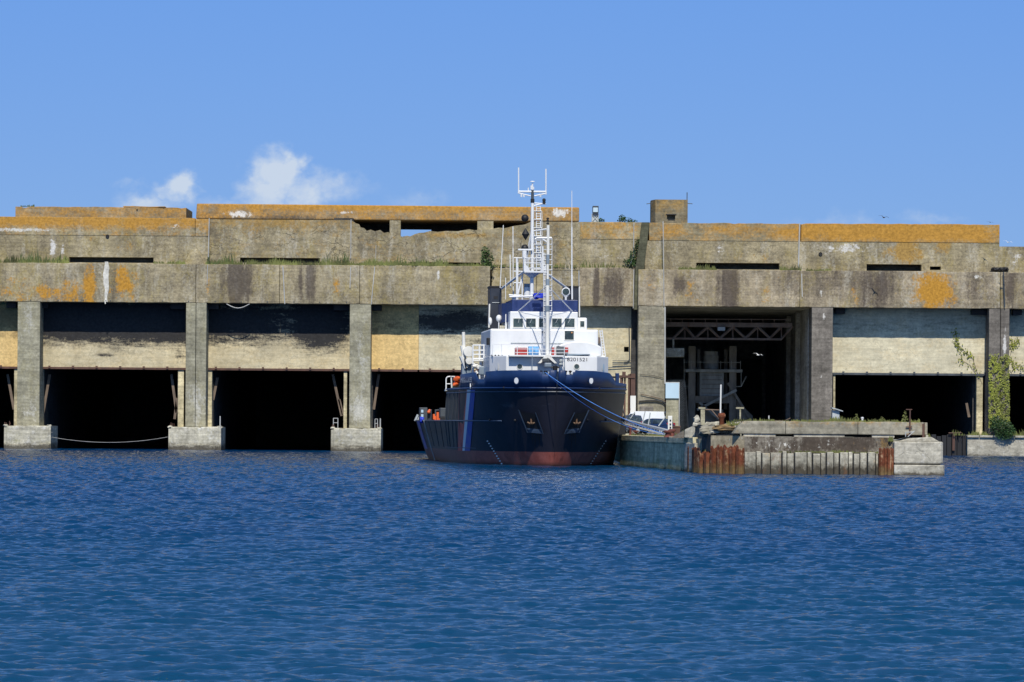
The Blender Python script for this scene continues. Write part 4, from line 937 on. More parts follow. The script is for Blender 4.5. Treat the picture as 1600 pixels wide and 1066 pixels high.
hwin = [([(-1.55,1.02),(-.3,1.02),(-.3,1.42),(-1.35,1.4)],1), ([(-.2,1.02),(.95,1.02),(.3,1.4),(-.2,1.43)],1)]
vehicle('dark navy hatchback parked side on behind the gangway', 'car', (WX(1021, 352), 352, 2.365), rad(152), 4.0, 1.7, 1.52, hatch, hwin, M_carB, .98, 'parked_car')
mpv = [(-2.1,.3),(2.1,.3),(2.15,.65),(2.0,.95),(1.35,1.08),(.6,1.78),(-.3,1.84),(-1.85,1.8),(-2.08,1.08),(-2.15,.9)]
mwin = [([(-1.8,1.12),(-.3,1.12),(-.3,1.7),(-1.7,1.68)],1), ([(-.2,1.12),(1.1,1.12),(.5,1.66),(-.2,1.7)],1)]
vehicle('dark blue people carrier seen from behind, its rear window facing the water', 'car', (WX(987.5, 356), 358, 2.365), rad(97), 4.2, 1.75, 1.84, mpv, mwin, M_carB, 1.08, 'parked_car')
van = [(-2.6,.35),(2.5,.35),(2.55,.8),(2.4,1.15),(1.75,1.3),(1.1,2.15),(.5,2.28),(-2.4,2.26),(-2.6,1.3),(-2.62,.9)]
vehicle('white van with a high roof parked behind the two dark cars', 'van', (WX(1005, 372), 374, 2.365), rad(168), 5.1, 1.9, 2.28, van, [([(.6,1.35),(1.6,1.35),(1.15,2.0),(.6,2.05)],1)], M_carW, 1.3, 'parked_van')

# ------------------------------------------------------------------ ship
BX, BY = 3.2, 280.0; AW = math.atan(.08); ca, sa = math.cos(AW), math.sin(AW)
ship = thing('patrol_ship', 'navy blue offshore patrol ship with white superstructure moored bow first at the quay', 'ship', (BX, BY, 0), AW, local=True)
def S(px, py, w):
    u_, v_ = unroll(px, py); k = u_/F
    u = (k*(BY+w*ca) - BX + w*sa)/(ca - k*sa); Y = BY+u*sa+w*ca
    return Vector((u, w, H - v_*Y/F))
def proj(p):
    X = BX+p[0]*ca-p[1]*sa; Y = BY+p[0]*sa+p[1]*ca; u = X*F/Y; v = (H-p[2])*F/Y
    return 800+u-ROLL*v, 660+v+ROLL*u
def Bf(w, z):
    if w < 12: b = 6.6
    elif w < 18: b = 6.6+.7*(w-12)/6
    elif w < 30: b = 7.3+.6*(w-18)/12
    else: b = 7.9+.25*(w-30)/22
    lo = .93-.08*max(0, min(1, (w-12)/30)); k = max(0, min(1, z/3.5)); k = k**.8
    return b*(lo+(1-lo)*k)
def w0(z): return -.5*max(z, -.5)
def hb(w, z):
    Le = 17-.62*max(z, 0); t = max(0, min(1, (w-w0(z))/Le)); q_ = .82-.052*max(0, min(z, 6.2))
    b = Bf(w, z)*(1-(1-t)**2.3)**q_
    if w > 49: b *= 1-.10*((w-49)/3)**2
    return b
LW = 52.0
def wz(s, z): return w0(z)+(LW-w0(z))*s
SS = [0, .0008, .003, .007, .013, .02, .03, .042, .056, .072, .09, .11, .13, .155, .18, .21, .24, .27, .30, .335, .37]
SA = [.37, .42, .47, .53, .6, .68, .76, .84, .9, .945, .97, .985, 1]
def hullgrid(mb, ss, zs, side, ztf=None):
    vs = []; n = len(zs)
    for s in ss:
        for z in zs:
            w = wz(s, z); vs.append((side*hb(w, z), w, z))
    fs = [(i*n+j, i*n+j+1, (i+1)*n+j+1, (i+1)*n+j) for i in range(len(ss)-1) for j in range(n-1)]
    mb.add(vs, fs)
mb = MB(); zlo = [-1.2, -.5, 0, .4, .8, 1.1, 1.5, 2, 2.5, 3, 3.5]; zhi = [3.5, 4, 4.5, 5, 5.4, 5.75, 6.1]
for sd in (-1, 1):
    hullgrid(mb, SS, zlo, sd); hullgrid(mb, SS, zhi, sd); hullgrid(mb, SA, zlo, sd)
def deck(ss, z, zr=None):
    n0 = len(mb.v); vs = []
    for s in ss:
        w = wz(s, z); b = hb(w, z)-.01; vs += [(-b, w, zr or z), (b, w, zr or z)]
    mb.add(vs, [(2*i, 2*i+1, 2*i+3, 2*i+2) for i in range(len(ss)-1)])
deck(SS, 6.1, 6.0); deck(SA, 3.5, 2.6)
for s_, zs in ((.37, zhi), (1.0, zlo)):               # bulkheads
    vs = []
    for z in zs: w = wz(s_, z); vs += [(-hb(w, z), w, z), (hb(w, z), w, z)]
    mb.add(vs, [(2*i, 2*i+1, 2*i+3, 2*i+2) for i in range(len(zs)-1)])
import bmesh
hull = mb.build('hull', M_hull, ship, local=True)
bm = bmesh.new(); bm.from_mesh(hull.data); bmesh.ops.remove_doubles(bm, verts=bm.verts, dist=.002); bmesh.ops.recalc_face_normals(bm, faces=bm.faces)
for f in bm.faces: f.smooth = True
bm.to_mesh(hull.data); bm.free()
try: hull.data.set_sharp_from_angle(angle=rad(35))
except Exception: pass
# bulwark
def ztopf(w, b):
    if .55 < b < 1.3 and w < 0: return 7.1 if .62 < b < 1.15 else 7.3
    pts = [(-4, 7.42), (5, 7.4), (7.6, 7.3), (8.6, 7.2), (9.6, 6.75), (11.9, 6.7), (12.0, 6.95), (15.4, 7.05), (15.6, 6.3), (60, 6.3)]
    for (a, za), (c, zc) in zip(pts[:-1], pts[1:]):
        if a <= w <= c: return za+(zc-za)*(w-a)/(c-a)
    return 7.4
mb = MB()
for sd in (-1, 1):
    vs = []; ss = sorted(set([s*.37/.37 for s in np.concatenate([np.linspace(0, .008, 50), np.linspace(.009, .34, 110)])])); 
    for s in ss:
        w = wz(s, 6.1); b = hb(w, 6.1)
        zt = ztopf(w, b); px_ = proj((sd*b, w, 6.6))[0]
        if sd < 0 and px_ < 790: zt = np.interp(px_, [700, 719, 721, 741, 744, 748, 758, 760.5, 766, 790], [6.2, 6.2, 7.2, 7.33, 7.3, 6.75, 6.75, 7.35, 7.38, 7.42])
        if sd > 0 and px_ > 930: zt = np.interp(px_, [930, 950, 957, 961, 980], [7.4, 7.3, 6.85, 6.6, 6.5])
        wt = w-.5*(zt-6.1)*max(0, 1-max(0, w+3)/9); bt = b+.06*(zt-6.1)
        vs += [(sd*(b+.005), w, 6.05), (sd*(b+(bt-b)*.5), (w+wt)/2, (6.1+zt)/2), (sd*bt, wt, zt)]
    mb.add(vs, [(3*i+j, 3*i+j+1, 3*i+4+j, 3*i+3+j) for i in range(len(ss)-1) for j in range(2)])
bw = mb.build('bulwark', M_navy, ship, local=True, smooth=True); sl_ = bw.modifiers.new('solid', 'SOLIDIFY'); sl_.thickness = .09; sl_.offset = 0
# strakes
def strake(z, s0, s1, r, nm, mt, n=70, out=.03, sides=(-1, 1)):
    mb = MB()
    for sd in sides:
        pts = []
        for i in range(n+1):
            s = s0+(s1-s0)*(i/n)**1.6; w = wz(s, z); pts.append(Vector((sd*(hb(w, z)+out), w-(out if s < .01 else 0), z)))
        mb.path([tuple(p) for p in pts], r, 6)
    mb.build(nm, mt, ship, local=True, smooth=True)
M_strake = paint('scuffed_strake', (.05,.07,.11), .4, .4)
strake(6.08, 0, .37, .08, 'knuckle_strake', M_navy); strake(5.78, 0, .37, .05, 'knuckle_strake', M_strake); strake(3.5, .06, 1, .06, 'rubbing_strake', M_strake)
strake(1.3, .16, .42, .03, 'rubbing_strake', M_strake, sides=(-1,)); strake(1.3, .2, .3, .03, 'rubbing_strake', M_strake, sides=(1,))
def onhull(px, py, out=.03, side=None):
    cen = proj((0, -1, 4))[0]; sd = side or (-1 if px < cen else 1); Yg = 285
    z = 3.4
    for _ in range(12):
        u_, v_ = unroll(px, py); z = H-v_*Yg/F; z = max(-.5, min(7.4, z)); zc = min(z, 6.1)
        lo, hi = 0.0, .45
        for _ in range(40):
            m_ = (lo+hi)/2; w = wz(m_, zc); q_ = proj((sd*hb(w, zc), w, z))[0]
            if (q_-px)*sd < 0: lo = m_
            else: hi = m_
        w = wz((lo+hi)/2, zc); b = hb(w, zc); Yg = BY+sd*b*sa+w*ca
    d = .05; wn = wz((lo+hi)/2+.003, zc); t_ = Vector((sd*(hb(wn, zc)-b), wn-w, 0)).normalized(); nn = Vector((t_.y*sd, -t_.x*sd, 0))
    if nn.y > 0 and w < 8: nn = -nn
    return Vector((sd*b, w, z))+nn*out, nn
# tricolour bands on both sides
def band(tp0, tp1, bp0, bp1, nm, mt):
    mb = MB(); n = 14; vs = []
    for i in range(n+1):
        t = i/n; py = 609+(704.5-609)*t
        for a, b in ((tp0, bp0), (tp1, bp1)): vs.append(onhull(a+(b-a)*t, py, .03)[0])
    mb.add(vs, [(2*i, 2*i+1, 2*i+3, 2*i+2) for i in range(n)]); mb.build(nm, mt, ship, local=True, smooth=True)
band(736, 743, 726.5, 735, 'blue_stripe', M_tb); band(730.5, 736, 723, 726.5, 'white_stripe', M_tw); band(718, 730.5, 716, 723, 'red_stripe', M_tr)
# draught marks
for side, (xa_, xb2) in ((-1, (762, 784)), (1, (946, 923))):
    for k in range(10):
        t = k/9; p, nn = onhull(xa_+(xb2-xa_)*t, 689.5+35*t, .02)
        mb = MB(); tn = Vector((-nn.y, nn.x, 0)); 
        q_ = [p-tn*.13-Vector((0,0,.035)), p+tn*.13-Vector((0,0,.035)), p+tn*.13+Vector((0,0,.045)), p-tn*.13+Vector((0,0,.045))]
        mb.add(q_, [(0,1,2,3)]); mb.build('draught_mark', M_white, ship, local=True)
# stem bar & chipped marks
mb = MB(); mb.path([(0, w0(z)-.03, z) for z in (-1, 0, 1, 2, 3, 4, 5, 6.05)], .05, 6); mb.build('stem_bar', M_hull, ship, local=True)
mb = MB(); mb.path([(0, -3.15-.5*(z-6.1), z) for z in (6.1, 6.8, 7.35)], .05, 6); mb.build('stem_bar', M_strake, ship, local=True)
for px, py in ((811, 595), (919, 595)):
    p, nn = onhull(px, py, .32); tn = Vector((-nn.y, nn.x, 0)); 
    for rr, mt, o_, nm in ((.30, M_navy, .0, 'fairlead_rim'), (.23, M_white, .03, 'fairlead')):
        mb = MB(); vs = [p+nn*o_+tn*rr*.9*math.cos(a)+Vector((0,0,rr*1.05*math.sin(a))) for a in [k*math.pi/8 for k in range(16)]]
        mb.add(vs, [tuple(range(16))]); mb.build(nm, mt, ship, local=True)
for px, py in ((788, 606), (935.5, 606), (766, 656), (805, 657), (918, 657), (946, 656)):
    p, nn = onhull(px, py, .02); mb = MB(); mb.ball(tuple(p), .11); mb.build('scupper', M_black, ship, local=True)
# anchor pockets
for side, pts in ((-1, [(812,641),(828,676),(851,678),(838,645)]), (1, [(918,641),(900,676),(879,678),(896,645)])):
    ps = [onhull(px, py, .10)[0] for px, py in pts]; n0_ = onhull((pts[0][0]+pts[2][0])/2, 660, .1)[1]
    inn = [p*.86+sum(ps, Vector())/4*.14 for p in ps]
    mb = MB(); mb.add(inn, [(0,1,2,3)]); pk = mb.build('anchor_pocket', M_black, ship, local=True)
    mb = MB(); mb.tube(ps[0]+n0_*.04, ps[1]+n0_*.22, .06); mb.tube(ps[3]+n0_*.04, ps[2]+n0_*.14, .04); mb.add([ps[1]+n0_*.22, ps[2]+n0_*.14, ps[2]*.8+ps[3]*.2, ps[1]*.8+ps[0]*.2], [(0,1,2,3)])
    mb.build('pocket_rim', M_rim, pk, local=True)
    cpt = (ps[0]+ps[1]+ps[2]+ps[3])/4+n0_*.1+Vector((0,0,.08)); mb = MB()
    mb.tube(cpt+Vector((0,.1,.6)), cpt+Vector((0,-.05,-.2)), .07); mb.tube(cpt+Vector((-.3,0,-.08)), cpt+Vector((0,-.08,-.24)), .07); mb.tube(cpt+Vector((.3,0,-.08)), cpt+Vector((0,-.08,-.24)), .07); mb.ball(tuple(cpt+Vector((0,-.1,-.15))), .12)
    mb.build('anchor', M_orangeR, pk, local=True)
    mb = MB(); q0, q1 = ps[1]*.6+ps[2]*.4, None; tn = Vector((-n0_.y, n0_.x, 0))
    for kx, (dx, ln) in enumerate(((-.25, .9), (.0, 1.5), (.22, .7), (.4, 1.1))):
        b0 = q0+tn*dx; px0_, py0_ = proj(b0); pts_ = [onhull(px0_, py0_+ln*20*t, .015)[0] for t in (0, .3, .6, 1)]
        vs = []
        for t, p_ in zip((0, .3, .6, 1), pts_): vs += [p_-tn*.05*(1.05-t), p_+tn*.05*(1.05-t)]
        mb.add(vs, [(0,1,3,2), (2,3,5,4), (4,5,7,6)])
    mb.build('rust_run', M_rustrun, pk, local=True)
# hull plating ribs on the shadowed aft side
for s_ in (.245, .28, .31, .345, .37, .44, .52, .62):
    mb = MB(); mb.path([(-(hb(wz(s_, z), z)+.02), wz(s_, z), z) for z in ([1.3,2,2.8,3.4] + ([4,5,5.9] if s_ <= .37 else []))], .04, 5); mb.build('plate_seam', M_greyD, ship, local=True)
# blue drain chute and white line aft
def texton(txt, size, loc, rot, mat, nm, parent, ext=.0, sx=1):
    cu = bpy.data.curves.new(nm, 'FONT'); cu.body = txt; cu.size = size; cu.extrude = ext; cu.align_x = 'CENTER'; cu.align_y = 'CENTER'
    to = bpy.data.objects.new(nm+'_tmp', cu); C.objects.link(to); dg = bpy.context.evaluated_depsgraph_get(); dg.update()
    me = bpy.data.meshes.new_from_object(to.evaluated_get(dg)); bpy.data.objects.remove(to)
    o = bpy.data.objects.new(nm, me); C.objects.link(o); me.materials.clear(); me.materials.append(mat); o.parent = parent
    o.location = loc; o.rotation_euler = rot; o.scale = (sx, 1, 1); return o
# hull name on the forward bulwark plate (starboard)
p, nn = onhull(731.5, 598, .10); p.z = 6.62; nn = Vector((-1, -.25, 0)).normalized() if nn.length < .5 else nn
pa1, _ = onhull(723, 598, .14); pa2, _ = onhull(741, 598, .14); dv = pa2-pa1; dv.z = 0; txl = dv.length
p = (pa1+pa2)/2; p.z = 6.72; nn = Vector((dv.y, -dv.x, 0)).normalized()
nm_ = texton('MEGOULES', .55, p+nn*.05, (rad(90), 0, math.atan2(dv.y, dv.x)), M_white, 'ship_name', ship); nm_.scale = (txl/max(.1, nm_.dimensions.x)*.95, 1, 1)
mb = MB(); q1, _ = onhull(737.5, 603, .12); mb.box(q1.x-.05, q1.x+.02, q1.y-.12, q1.y+.12, 6.15, 6.25); mb.box(q1.x-.05, q1.x+.02, q1.y-.04, q1.y+.04, 6.05, 6.45); mb.build('painted_cross', M_tw, ship, local=True)
# ---- superstructure
def tier(front, wf, wb, py_top, zb_, name, mat, cham=0, camw=0, bev=.05, par=ship, zt=None):
    a = S(front[0], py_top, wf); b = S(front[1], py_top, wf); z1_ = zt or (a.z+b.z)/2; mb = MB()
    if cham: mb.plan([(a.x, wf), (b.x, wf), (b.x+cham, wf+camw), (b.x+cham, wb), (a.x-cham, wb), (a.x-cham, wf+camw)], zb_, z1_)
    else: mb.plan([(a.x, wf), (b.x, wf), (b.x, wb), (a.x, wb)], zb_, z1_)
    return mb.build(name, mat, par, local=True, bevel=bev), a.x, b.x, z1_
t1, ax1, bx1, z1t = tier((791, 933), 5.0, 19, 556.5, 5.95, 'deckhouse', M_white, 1.15, 2.4)
t2, ax2, bx2, z2t = tier((766, 935), 8.2, 18.5, 514.5, z1t, 'accommodation_block', M_white, 0, 0, .12)
t3, ax3, bx3, z3t = tier((797, 903), 9.4, 17, 487.2, z2t, 'wheelhouse', M_white, 0, 0, .06)
t4, ax4, bx4, z4t = tier((800, 903), 10.2, 17, 468.5, z3t, 'upper_casing', M_navyC, .0, 0, .04)
mb = MB(); a = S(784, 480, 12.5); mb.plan([(ax4-.003, 10.25), (ax4-.003, 16), (a.x, 16), (a.x, 12.5)], z3t-.8, z4t-.25); mb.build('casing_wing', M_navyC, ship, local=True)
# wheelhouse windows
def winq(px0, px1, py0, py1, wf, par, nm='window', mat=M_glass, fr=True, out=.02):
    a = S(px0, py1, wf-out); b = S(px1, py0, wf-out); mb = MB()
    z0_, z1_ = a.z, b.z
    mb.box(a.x, b.x, wf-out, wf+.02, z0_, z1_); g_ = mb.build(nm, mat, par, local=True)
    if fr:
        mb = MB(); t = .05
        for (x0_, x1_, za, zc) in ((a.x-t, b.x+t, z1_, z1_+t), (a.x-t, b.x+t, z0_-t, z0_), (a.x-t, a.x, z0_, z1_), (b.x, b.x+t, z0_, z1_)): mb.box(x0_, x1_, wf-out-.03, wf, za, zc)
        mb.build('window_frame', M_whiteW, g_, local=True)
    return g_
for a, b in ((802, 817), (822, 837), (842, 857), (862.6, 877.6), (882.4, 897.7)):
    g_ = winq(a, b, 498, 511.2, 9.4, t3)
    q0 = S((a+b)/2+2, 497.5, 9.3); q1 = S((a+b)/2-1.5+R.uniform(-2, 2), 505, 9.3); mb = MB(); mb.tube(q0, q1, .018, 4); mb.build('wiper', M_tin, g_, local=True)
# bridge wing right
mb = MB(); a = S(903.5, 514, 10.4); b = S(917.5, 496.5, 10.4); mb.box(bx3+.003, b.x, 10.4, 14, z2t-.01, b.z); wg = mb.build('bridge_wing', M_white, ship, local=True, bevel=.12)
winq(906.5, 913, 502, 511, 10.4, wg)
mb = MB(); a = S(789.5, 514, 11.5); b = S(796.5, 491, 11.5); mb.box(a.x, ax3-.003, 11.5, 11.7, b.z-.25, b.z); mb.box(a.x, a.x+.12, 11.5, 11.7, z2t, b.z-.25); mb.box(a.x+.25, a.x+.35, 11.6, 13.5, z2t, b.z-.3); mb.build('bridge_wing_rail', M_white, ship, local=True)
winq(882.3, 896.5, 517.3, 531, 8.2, t2, mat=M_glass)
mb = MB(); a = S(893.5, 520, 8.14); mb.ball(tuple(a), .07); mb.build('window_glint', paint('orange_glint_paint', (.6,.28,.1), .4), t2, local=True)  # orange ball imitates a warm reflection in the pane
mb = MB(); a = S(761, 539, 8.6); b = S(766.3, 528, 8.6); mb.box(a.x, ax2-.005, 8.5, 9.4, a.z, b.z); mb.build('navigation_light_box', M_black, ship, local=True, bevel=.04)
mb = MB(); a = S(848, 519, 8.1); mb.box(a.x-.02, a.x+.27, 8.0, 8.2, a.z-.1, a.z+.1); mb.build('horn', M_greyD, ship, local=True)
# thin ledges under windows
for (p0, p1, py, wf) in ((799, 899, 514.2, 9.4), (798, 901, 536, 8.2)):
    a = S(p0, py, wf-.04); b = S(p1, py, wf-.04); mb = MB(); mb.tube((a.x, wf-.04, a.z), (b.x, wf-.04, a.z), .03, 5); mb.build('grab_rail', M_tin, ship, local=True)
# deckhouse portholes + number
for px in (812, 901):
    a = S(px, 573, 5.0); mb = MB(); mb.lathe((a.x, 4.985, a.z), [(.001,0),(.2,0),(.21,.02)], 20, 'Y'); g_ = mb.build('porthole', M_glass, t1, local=True)
    mb = MB(); mb.lathe((a.x, 4.97, a.z), [(.2,.0),(.2,-.02),(.25,-.02),(.25,.02)], 20, 'Y'); mb.build('porthole_rim', M_whiteW, g_, local=True)
for sd in (-1, 1):
    xc = (ax1-.6) if sd < 0 else (bx1+.6); yc = 5+2.4*.6/1.15-.06; a = S(779, 573, yc)
    n_ = Vector((sd*2.4, -1.15, 0)).normalized(); tt = Vector((-n_.y, n_.x, 0)); mb = MB(); c0 = Vector((xc, yc, a.z))+n_*.06
    mb.add([c0+tt*.2*math.cos(k*math.pi/8)+Vector((0,0,.3*math.sin(k*math.pi/8))) for k in range(16)], [tuple(range(16))]); mb.build('side_porthole', M_panelB if sd > 0 else M_white, t1, local=True)
a = S(902.5, 562.2, 4.985); texton('8201521', .40, (a.x, 4.985, a.z), (rad(90), 0, 0), M_black, 'registration_number', ship, sx=1.22)
a = S(884.4, 562.2, 4.985)
# deck edge of tier 1
mb = MB(); a = S(795, 557.5, 4.7); b = S(880, 557.5, 4.7); mb.box(a.x, b.x, 4.3, 5.3, z1t-.06, z1t+.06); mb.build('deck_edge', M_white, ship, local=True)
mb = MB()
for px in (772, 786, 807.5, 831.5, 866, 881):
    a = S(px, 556, 5.0); b = S(px, 541 if px > 790 else 537.5, 5.0); mb.tube((a.x, 4.6 if px > 790 else 6.5, z1t), (a.x, 4.6 if px > 790 else 6.5, b.z), .03, 5)
for z_, xr in ((S(820, 545.5, 4.6).z, (805, 889)), (S(820, 551, 4.6).z, (805, 889))):
    mb.tube((S(xr[0], 550, 4.6).x, 4.6, z_), (S(xr[1], 550, 4.6).x, 4.6, z_), .025, 5)
a = S(772, 538, 6.5); b = S(830, 538, 6.5); mb.tube(a, (b.x, 6.5, a.z), .02, 5)
mb.build('railing', M_white, ship, local=True)
# winches
def drum(px0, px1, py0, py1, w, mat, r_, nm='winch_drum'):
    a = S(px0, py1, w); b = S(px1, py0, w); zc = (a.z+b.z)/2; rr = (b.z-a.z)/2; n = 7; L_ = b.x-a.x; mb = MB()
    pr = [(.01, 0)] + [(rr*(1+.05*(k % 2)), L_*k/14) for k in range(15)] + [(.01, L_)]
    mb.lathe((a.x, w, zc), pr, 18, 'X'); return mb.build(nm, mat, ship, local=True, smooth=True)
def wbox(px0, px1, py0, py1, w, d, nm, mat, bev=.03, par=ship):
    a = S(px0, py1, w); b = S(px1, py0, w); mb = MB(); mb.box(a.x, b.x, w, w+d, a.z, b.z); return mb.build(nm, mat, par, local=True, bevel=bev)
wbox(805.5, 824, 543.5, 556, 5.6, 1.0, 'winch_housing', M_red); drum(825.5, 841.5, 541.5, 555.5, 6.0, M_lblue, .4)
wbox(862.5, 868, 543, 556, 5.6, .8, 'winch_housing', M_red); drum(869.5, 882.5, 541.5, 556, 6.0, M_greyD, .4); wbox(883, 888, 543, 551, 5.6, .8, 'winch_housing', M_red)
# white curved boat cover right
mb = MB(); a = S(872, 556, 6.2); b = S(935, 533, 6.2); n = 16; pr = []
zc_ = S(900, 533.5, 6.2).z
for k in range(n+1):
    t = k/n; x = a.x+(b.x+.25-a.x)*t; z = z1t+.3+(zc_-z1t-.3)*min(1, math.sin(math.pi*min(.97, .12+t*.80))**.5*1.0); pr.append((x, z))
pr = [(a.x+.7, z1t+.02)] + pr + [(b.x+.25, z1t+.02)]
pr = [(p_[0], p_[1]) for p_ in pr]; mb.prism(pr, 5.9, 8.1); mb.build('rescue_boat_cover', M_white, ship, local=True, bevel=.08)
a = S(886, 555.5, 5.6); b = S(922, 552.5, 5.6); mb = MB(); mb.prism([(a.x, z1t+.01), (b.x, z1t+.17), (b.x, z1t+.2), (a.x, z1t+.2)], 5.4, 5.88); mb.build('boat_chock', M_grey, ship, local=True)
# funnels
def funnel(px0, px1, pyt, nm='funnel'):
    w = 17.2; a = S(px0, pyt, w); b = S(px1, pyt, w); mb = MB(); mb.plan([(a.x, w), (b.x, w), (b.x, w+2.4), (a.x, w+2.4)], 6, a.z)
    f_ = mb.build(nm, M_dkblue, ship, local=True, bevel=.06)
    mb = MB(); mb.box(a.x-.04, b.x+.04, w-.05, w+2.45, a.z, a.z+.14); mb.build('funnel_cap', M_black, f_, local=True)
    cx2 = (a.x+b.x)/2; mb = MB(); mb.box(cx2-.17, cx2+.17, w-.02, w+.1, a.z-.95, a.z-.7); mb.build('funnel_vent', M_black, f_, local=True)
    mb = MB(); mb.tube((cx2-.3, w-.05, a.z-1.25), (cx2+.3, w-.05, a.z-1.25), .03); mb.build('funnel_handle', M_tin, f_, local=True)
    return f_
funnel(765.5, 784, 449.5); funnel(884, 904, 449.5)
mb = MB(); a = S(905.3, 448, 16.5); b = S(905.3, 495, 16.5); mb.tube(a, b, .06); a = S(765, 475, 16.8); b = S(764, 512, 16.8); mb.tube(a, b, .07); mb.build('funnel_pipe', M_whiteW, ship, local=True)
for px, py, r_ in ((779.5, 497.5, .24), (786.5, 497, .2)):
    a = S(px, py, 13); mb = MB(); mb.ball(tuple(a), r_, 14, 1.2); mb.tube(a, (a.x, 13, z2t), .05); mb.build('satellite_dome', M_white if r_ > .22 else M_tin, ship, local=True, smooth=True)
a = S(766, 502, 14); mb = MB(); mb.ball(tuple(a), .16, 12, 2); mb.build('life_raft_canister', M_white, ship, local=True, smooth=True)
wbox(780.5, 789, 509, 514, 12, .8, 'locker', M_pileC)
# ---- masts
def T(mb, p, q_, w, r_, n=6, w2=None): r_ = r_*1.12+.008 if r_ < .12 else r_*1.1; mb.tube(S(p[0], p[1], w), S(q_[0], q_[1], w if w2 is None else w2), r_, n)
wm = 13.5
mast = MB(); T(mast, (831, 470), (831, 425), wm, .14, 12); T(mast, (831.8, 425), (831.8, 350), wm, .13, 12); T(mast, (831.8, 350), (832, 317), wm, .115, 12)
mast = mast.build('main_mast', M_white, ship, local=True, smooth=True)
mb = MB(); T(mb, (832, 317), (832, 311), wm, .15, 10); mb.build('mast_band', M_black, mast, local=True)
mb = MB(); T(mb, (832, 311), (832, 297), wm, .10, 10); mb.build('mast_head', M_greyD, mast, local=True)
mb = MB(); T(mb, (832, 297), (832, 286), wm, .05); a = S(832, 284.3, wm); mb.lathe(tuple(a), [(.01,0),(.2,.0),(.16,.06),(.01,.08)], 14); T(mb, (830, 296), (830, 290), wm, .05); T(mb, (834, 296), (834, 292), wm, .03); T(mb, (825.5, 299), (825.5, 293.5), wm, .04); mb.build('wind_sensor', M_white, mast, local=True)
mb = MB(); T(mb, (810.5, 299.5), (853, 299.8), wm, .07); T(mb, (810.5, 302), (829, 306.5), wm, .045); T(mb, (853, 302.5), (835, 306.5), wm, .045); T(mb, (810.3, 299), (810.3, 302.5), wm, .06); T(mb, (853, 299), (853, 304), wm, .06)
for px in (814.5, 818.5, 844.5): T(mb, (px, 303), (px, 308), wm, .06)
mb.build('yardarm', M_white, mast, local=True)
mb = MB(); T(mb, (810.3, 299), (810.3, 262), wm, .045, 6); T(mb, (853, 299), (853, 264), wm, .045, 6); mb.build('whip_antenna', M_white, mast, local=True)
mb = MB(); T(mb, (833.5, 322), (847, 318.5), wm, .05); T(mb, (833.5, 317.5), (853, 319), wm, .05); mb.build('lamp_bracket', M_white, mast, local=True)
a = S(850, 318.5, wm); mb = MB(); mb.lathe(tuple(a), [(.14,0),(.14,.12),(.12,.13),(.12,.2),(.14,.21),(.14,.34),(.1,.42),(.01,.45)], 12); mb.build('signal_lamp', M_black, mast, local=True)
mb = MB()
for px in (838, 844.5): T(mb, (px, 322), (px, 424), wm-.5, .03, 5)
for k in range(27):
    py = 323+k*3.8; T(mb, (838, py), (844.5, py), wm-.5, .022, 4)
mb.build('ladder', M_white, mast, local=True)
mb = MB()
for k in range(8):
    py = 330+k*13; T(mb, (834, py), (846.5, py), wm-.6, .03, 4); T(mb, (846.5, py), (847, py+13) if k < 7 else (847, py+1), wm-.6, .022, 4)
mb.build('ladder_cage', M_whiteW, mast, local=True)
mb = MB(); T(mb, (831, 362), (818, 426), wm, .085, 6, wm+1.2); T(mb, (832.5, 362), (849, 426), wm, .085, 6, wm+1.2); T(mb, (826, 388), (838, 388), wm+.6, .04, 5); T(mb, (822, 405), (843, 405), wm+.9, .04, 5); T(mb, (826, 388), (843, 405), wm+.7, .03, 5); mb.build('mast_leg', M_white, mast, local=True)
mb = MB(); a = S(818, 425, wm); b = S(852, 425.5, wm); mb.box(a.x, b.x, wm-.9, wm+.9, a.z-.08, a.z+.04)
c_ = S(831, 431, wm); mb.lathe((c_.x, wm, c_.z), [(.22,-.15),(.45,.05),(.85,.3)], 14)
mb.prism([(a.x, a.z+.04), (a.x+.5, a.z+.04), (a.x, a.z+.75)], wm-.9, wm-.82); mb.prism([(b.x-.5, a.z+.04), (b.x, a.z+.04), (b.x, a.z+.6)], wm-.9, wm-.82); mb.build('mast_platform', M_white, mast, local=True)
mb = MB()
for py in (403, 411, 419): T(mb, (819, py), (851, py+.3), wm-.85, .03, 5)
for px in (819, 825, 838, 846, 851.5): T(mb, (px, 402), (px, 424), wm-.85, .03, 5)
mb.build('platform_rail', M_white, mast, local=True)
# radar
mb = MB(); T(mb, (819.5, 424), (819.5, 403), wm-.3, .1, 8); T(mb, (819.5, 403), (819.5, 392), wm-.3, .17, 10); a = S(809.5, 390.3, wm-.3); b = S(832, 390.3, wm-.3); mb.box(a.x, b.x, wm-.4, wm-.2, a.z-.06, a.z+.07); mb.build('radar_scanner', M_white, mast, local=True, bevel=.02)
# day shapes
for px, py, kind in ((820.3, 341, 'b'), (821.2, 366, 'd'), (820, 388, 'b')):
    a = S(px, py, wm+.4); mb = MB()
    if kind == 'b': mb.ball(tuple(a), .31, 18)
    else: mb.lathe(tuple(a), [(.001,-.52),(.32,0),(.001,.52)], 16)
    mb.build('day_shape', M_black, mast, local=True, smooth=kind == 'b')
# braces from platform to funnels
mb = MB(); T(mb, (817, 426), (784, 451), wm, .08, 6, 17); T(mb, (852, 426), (889, 453), wm, .08, 6, 17); mb.build('mast_stay', M_white, mast, local=True)
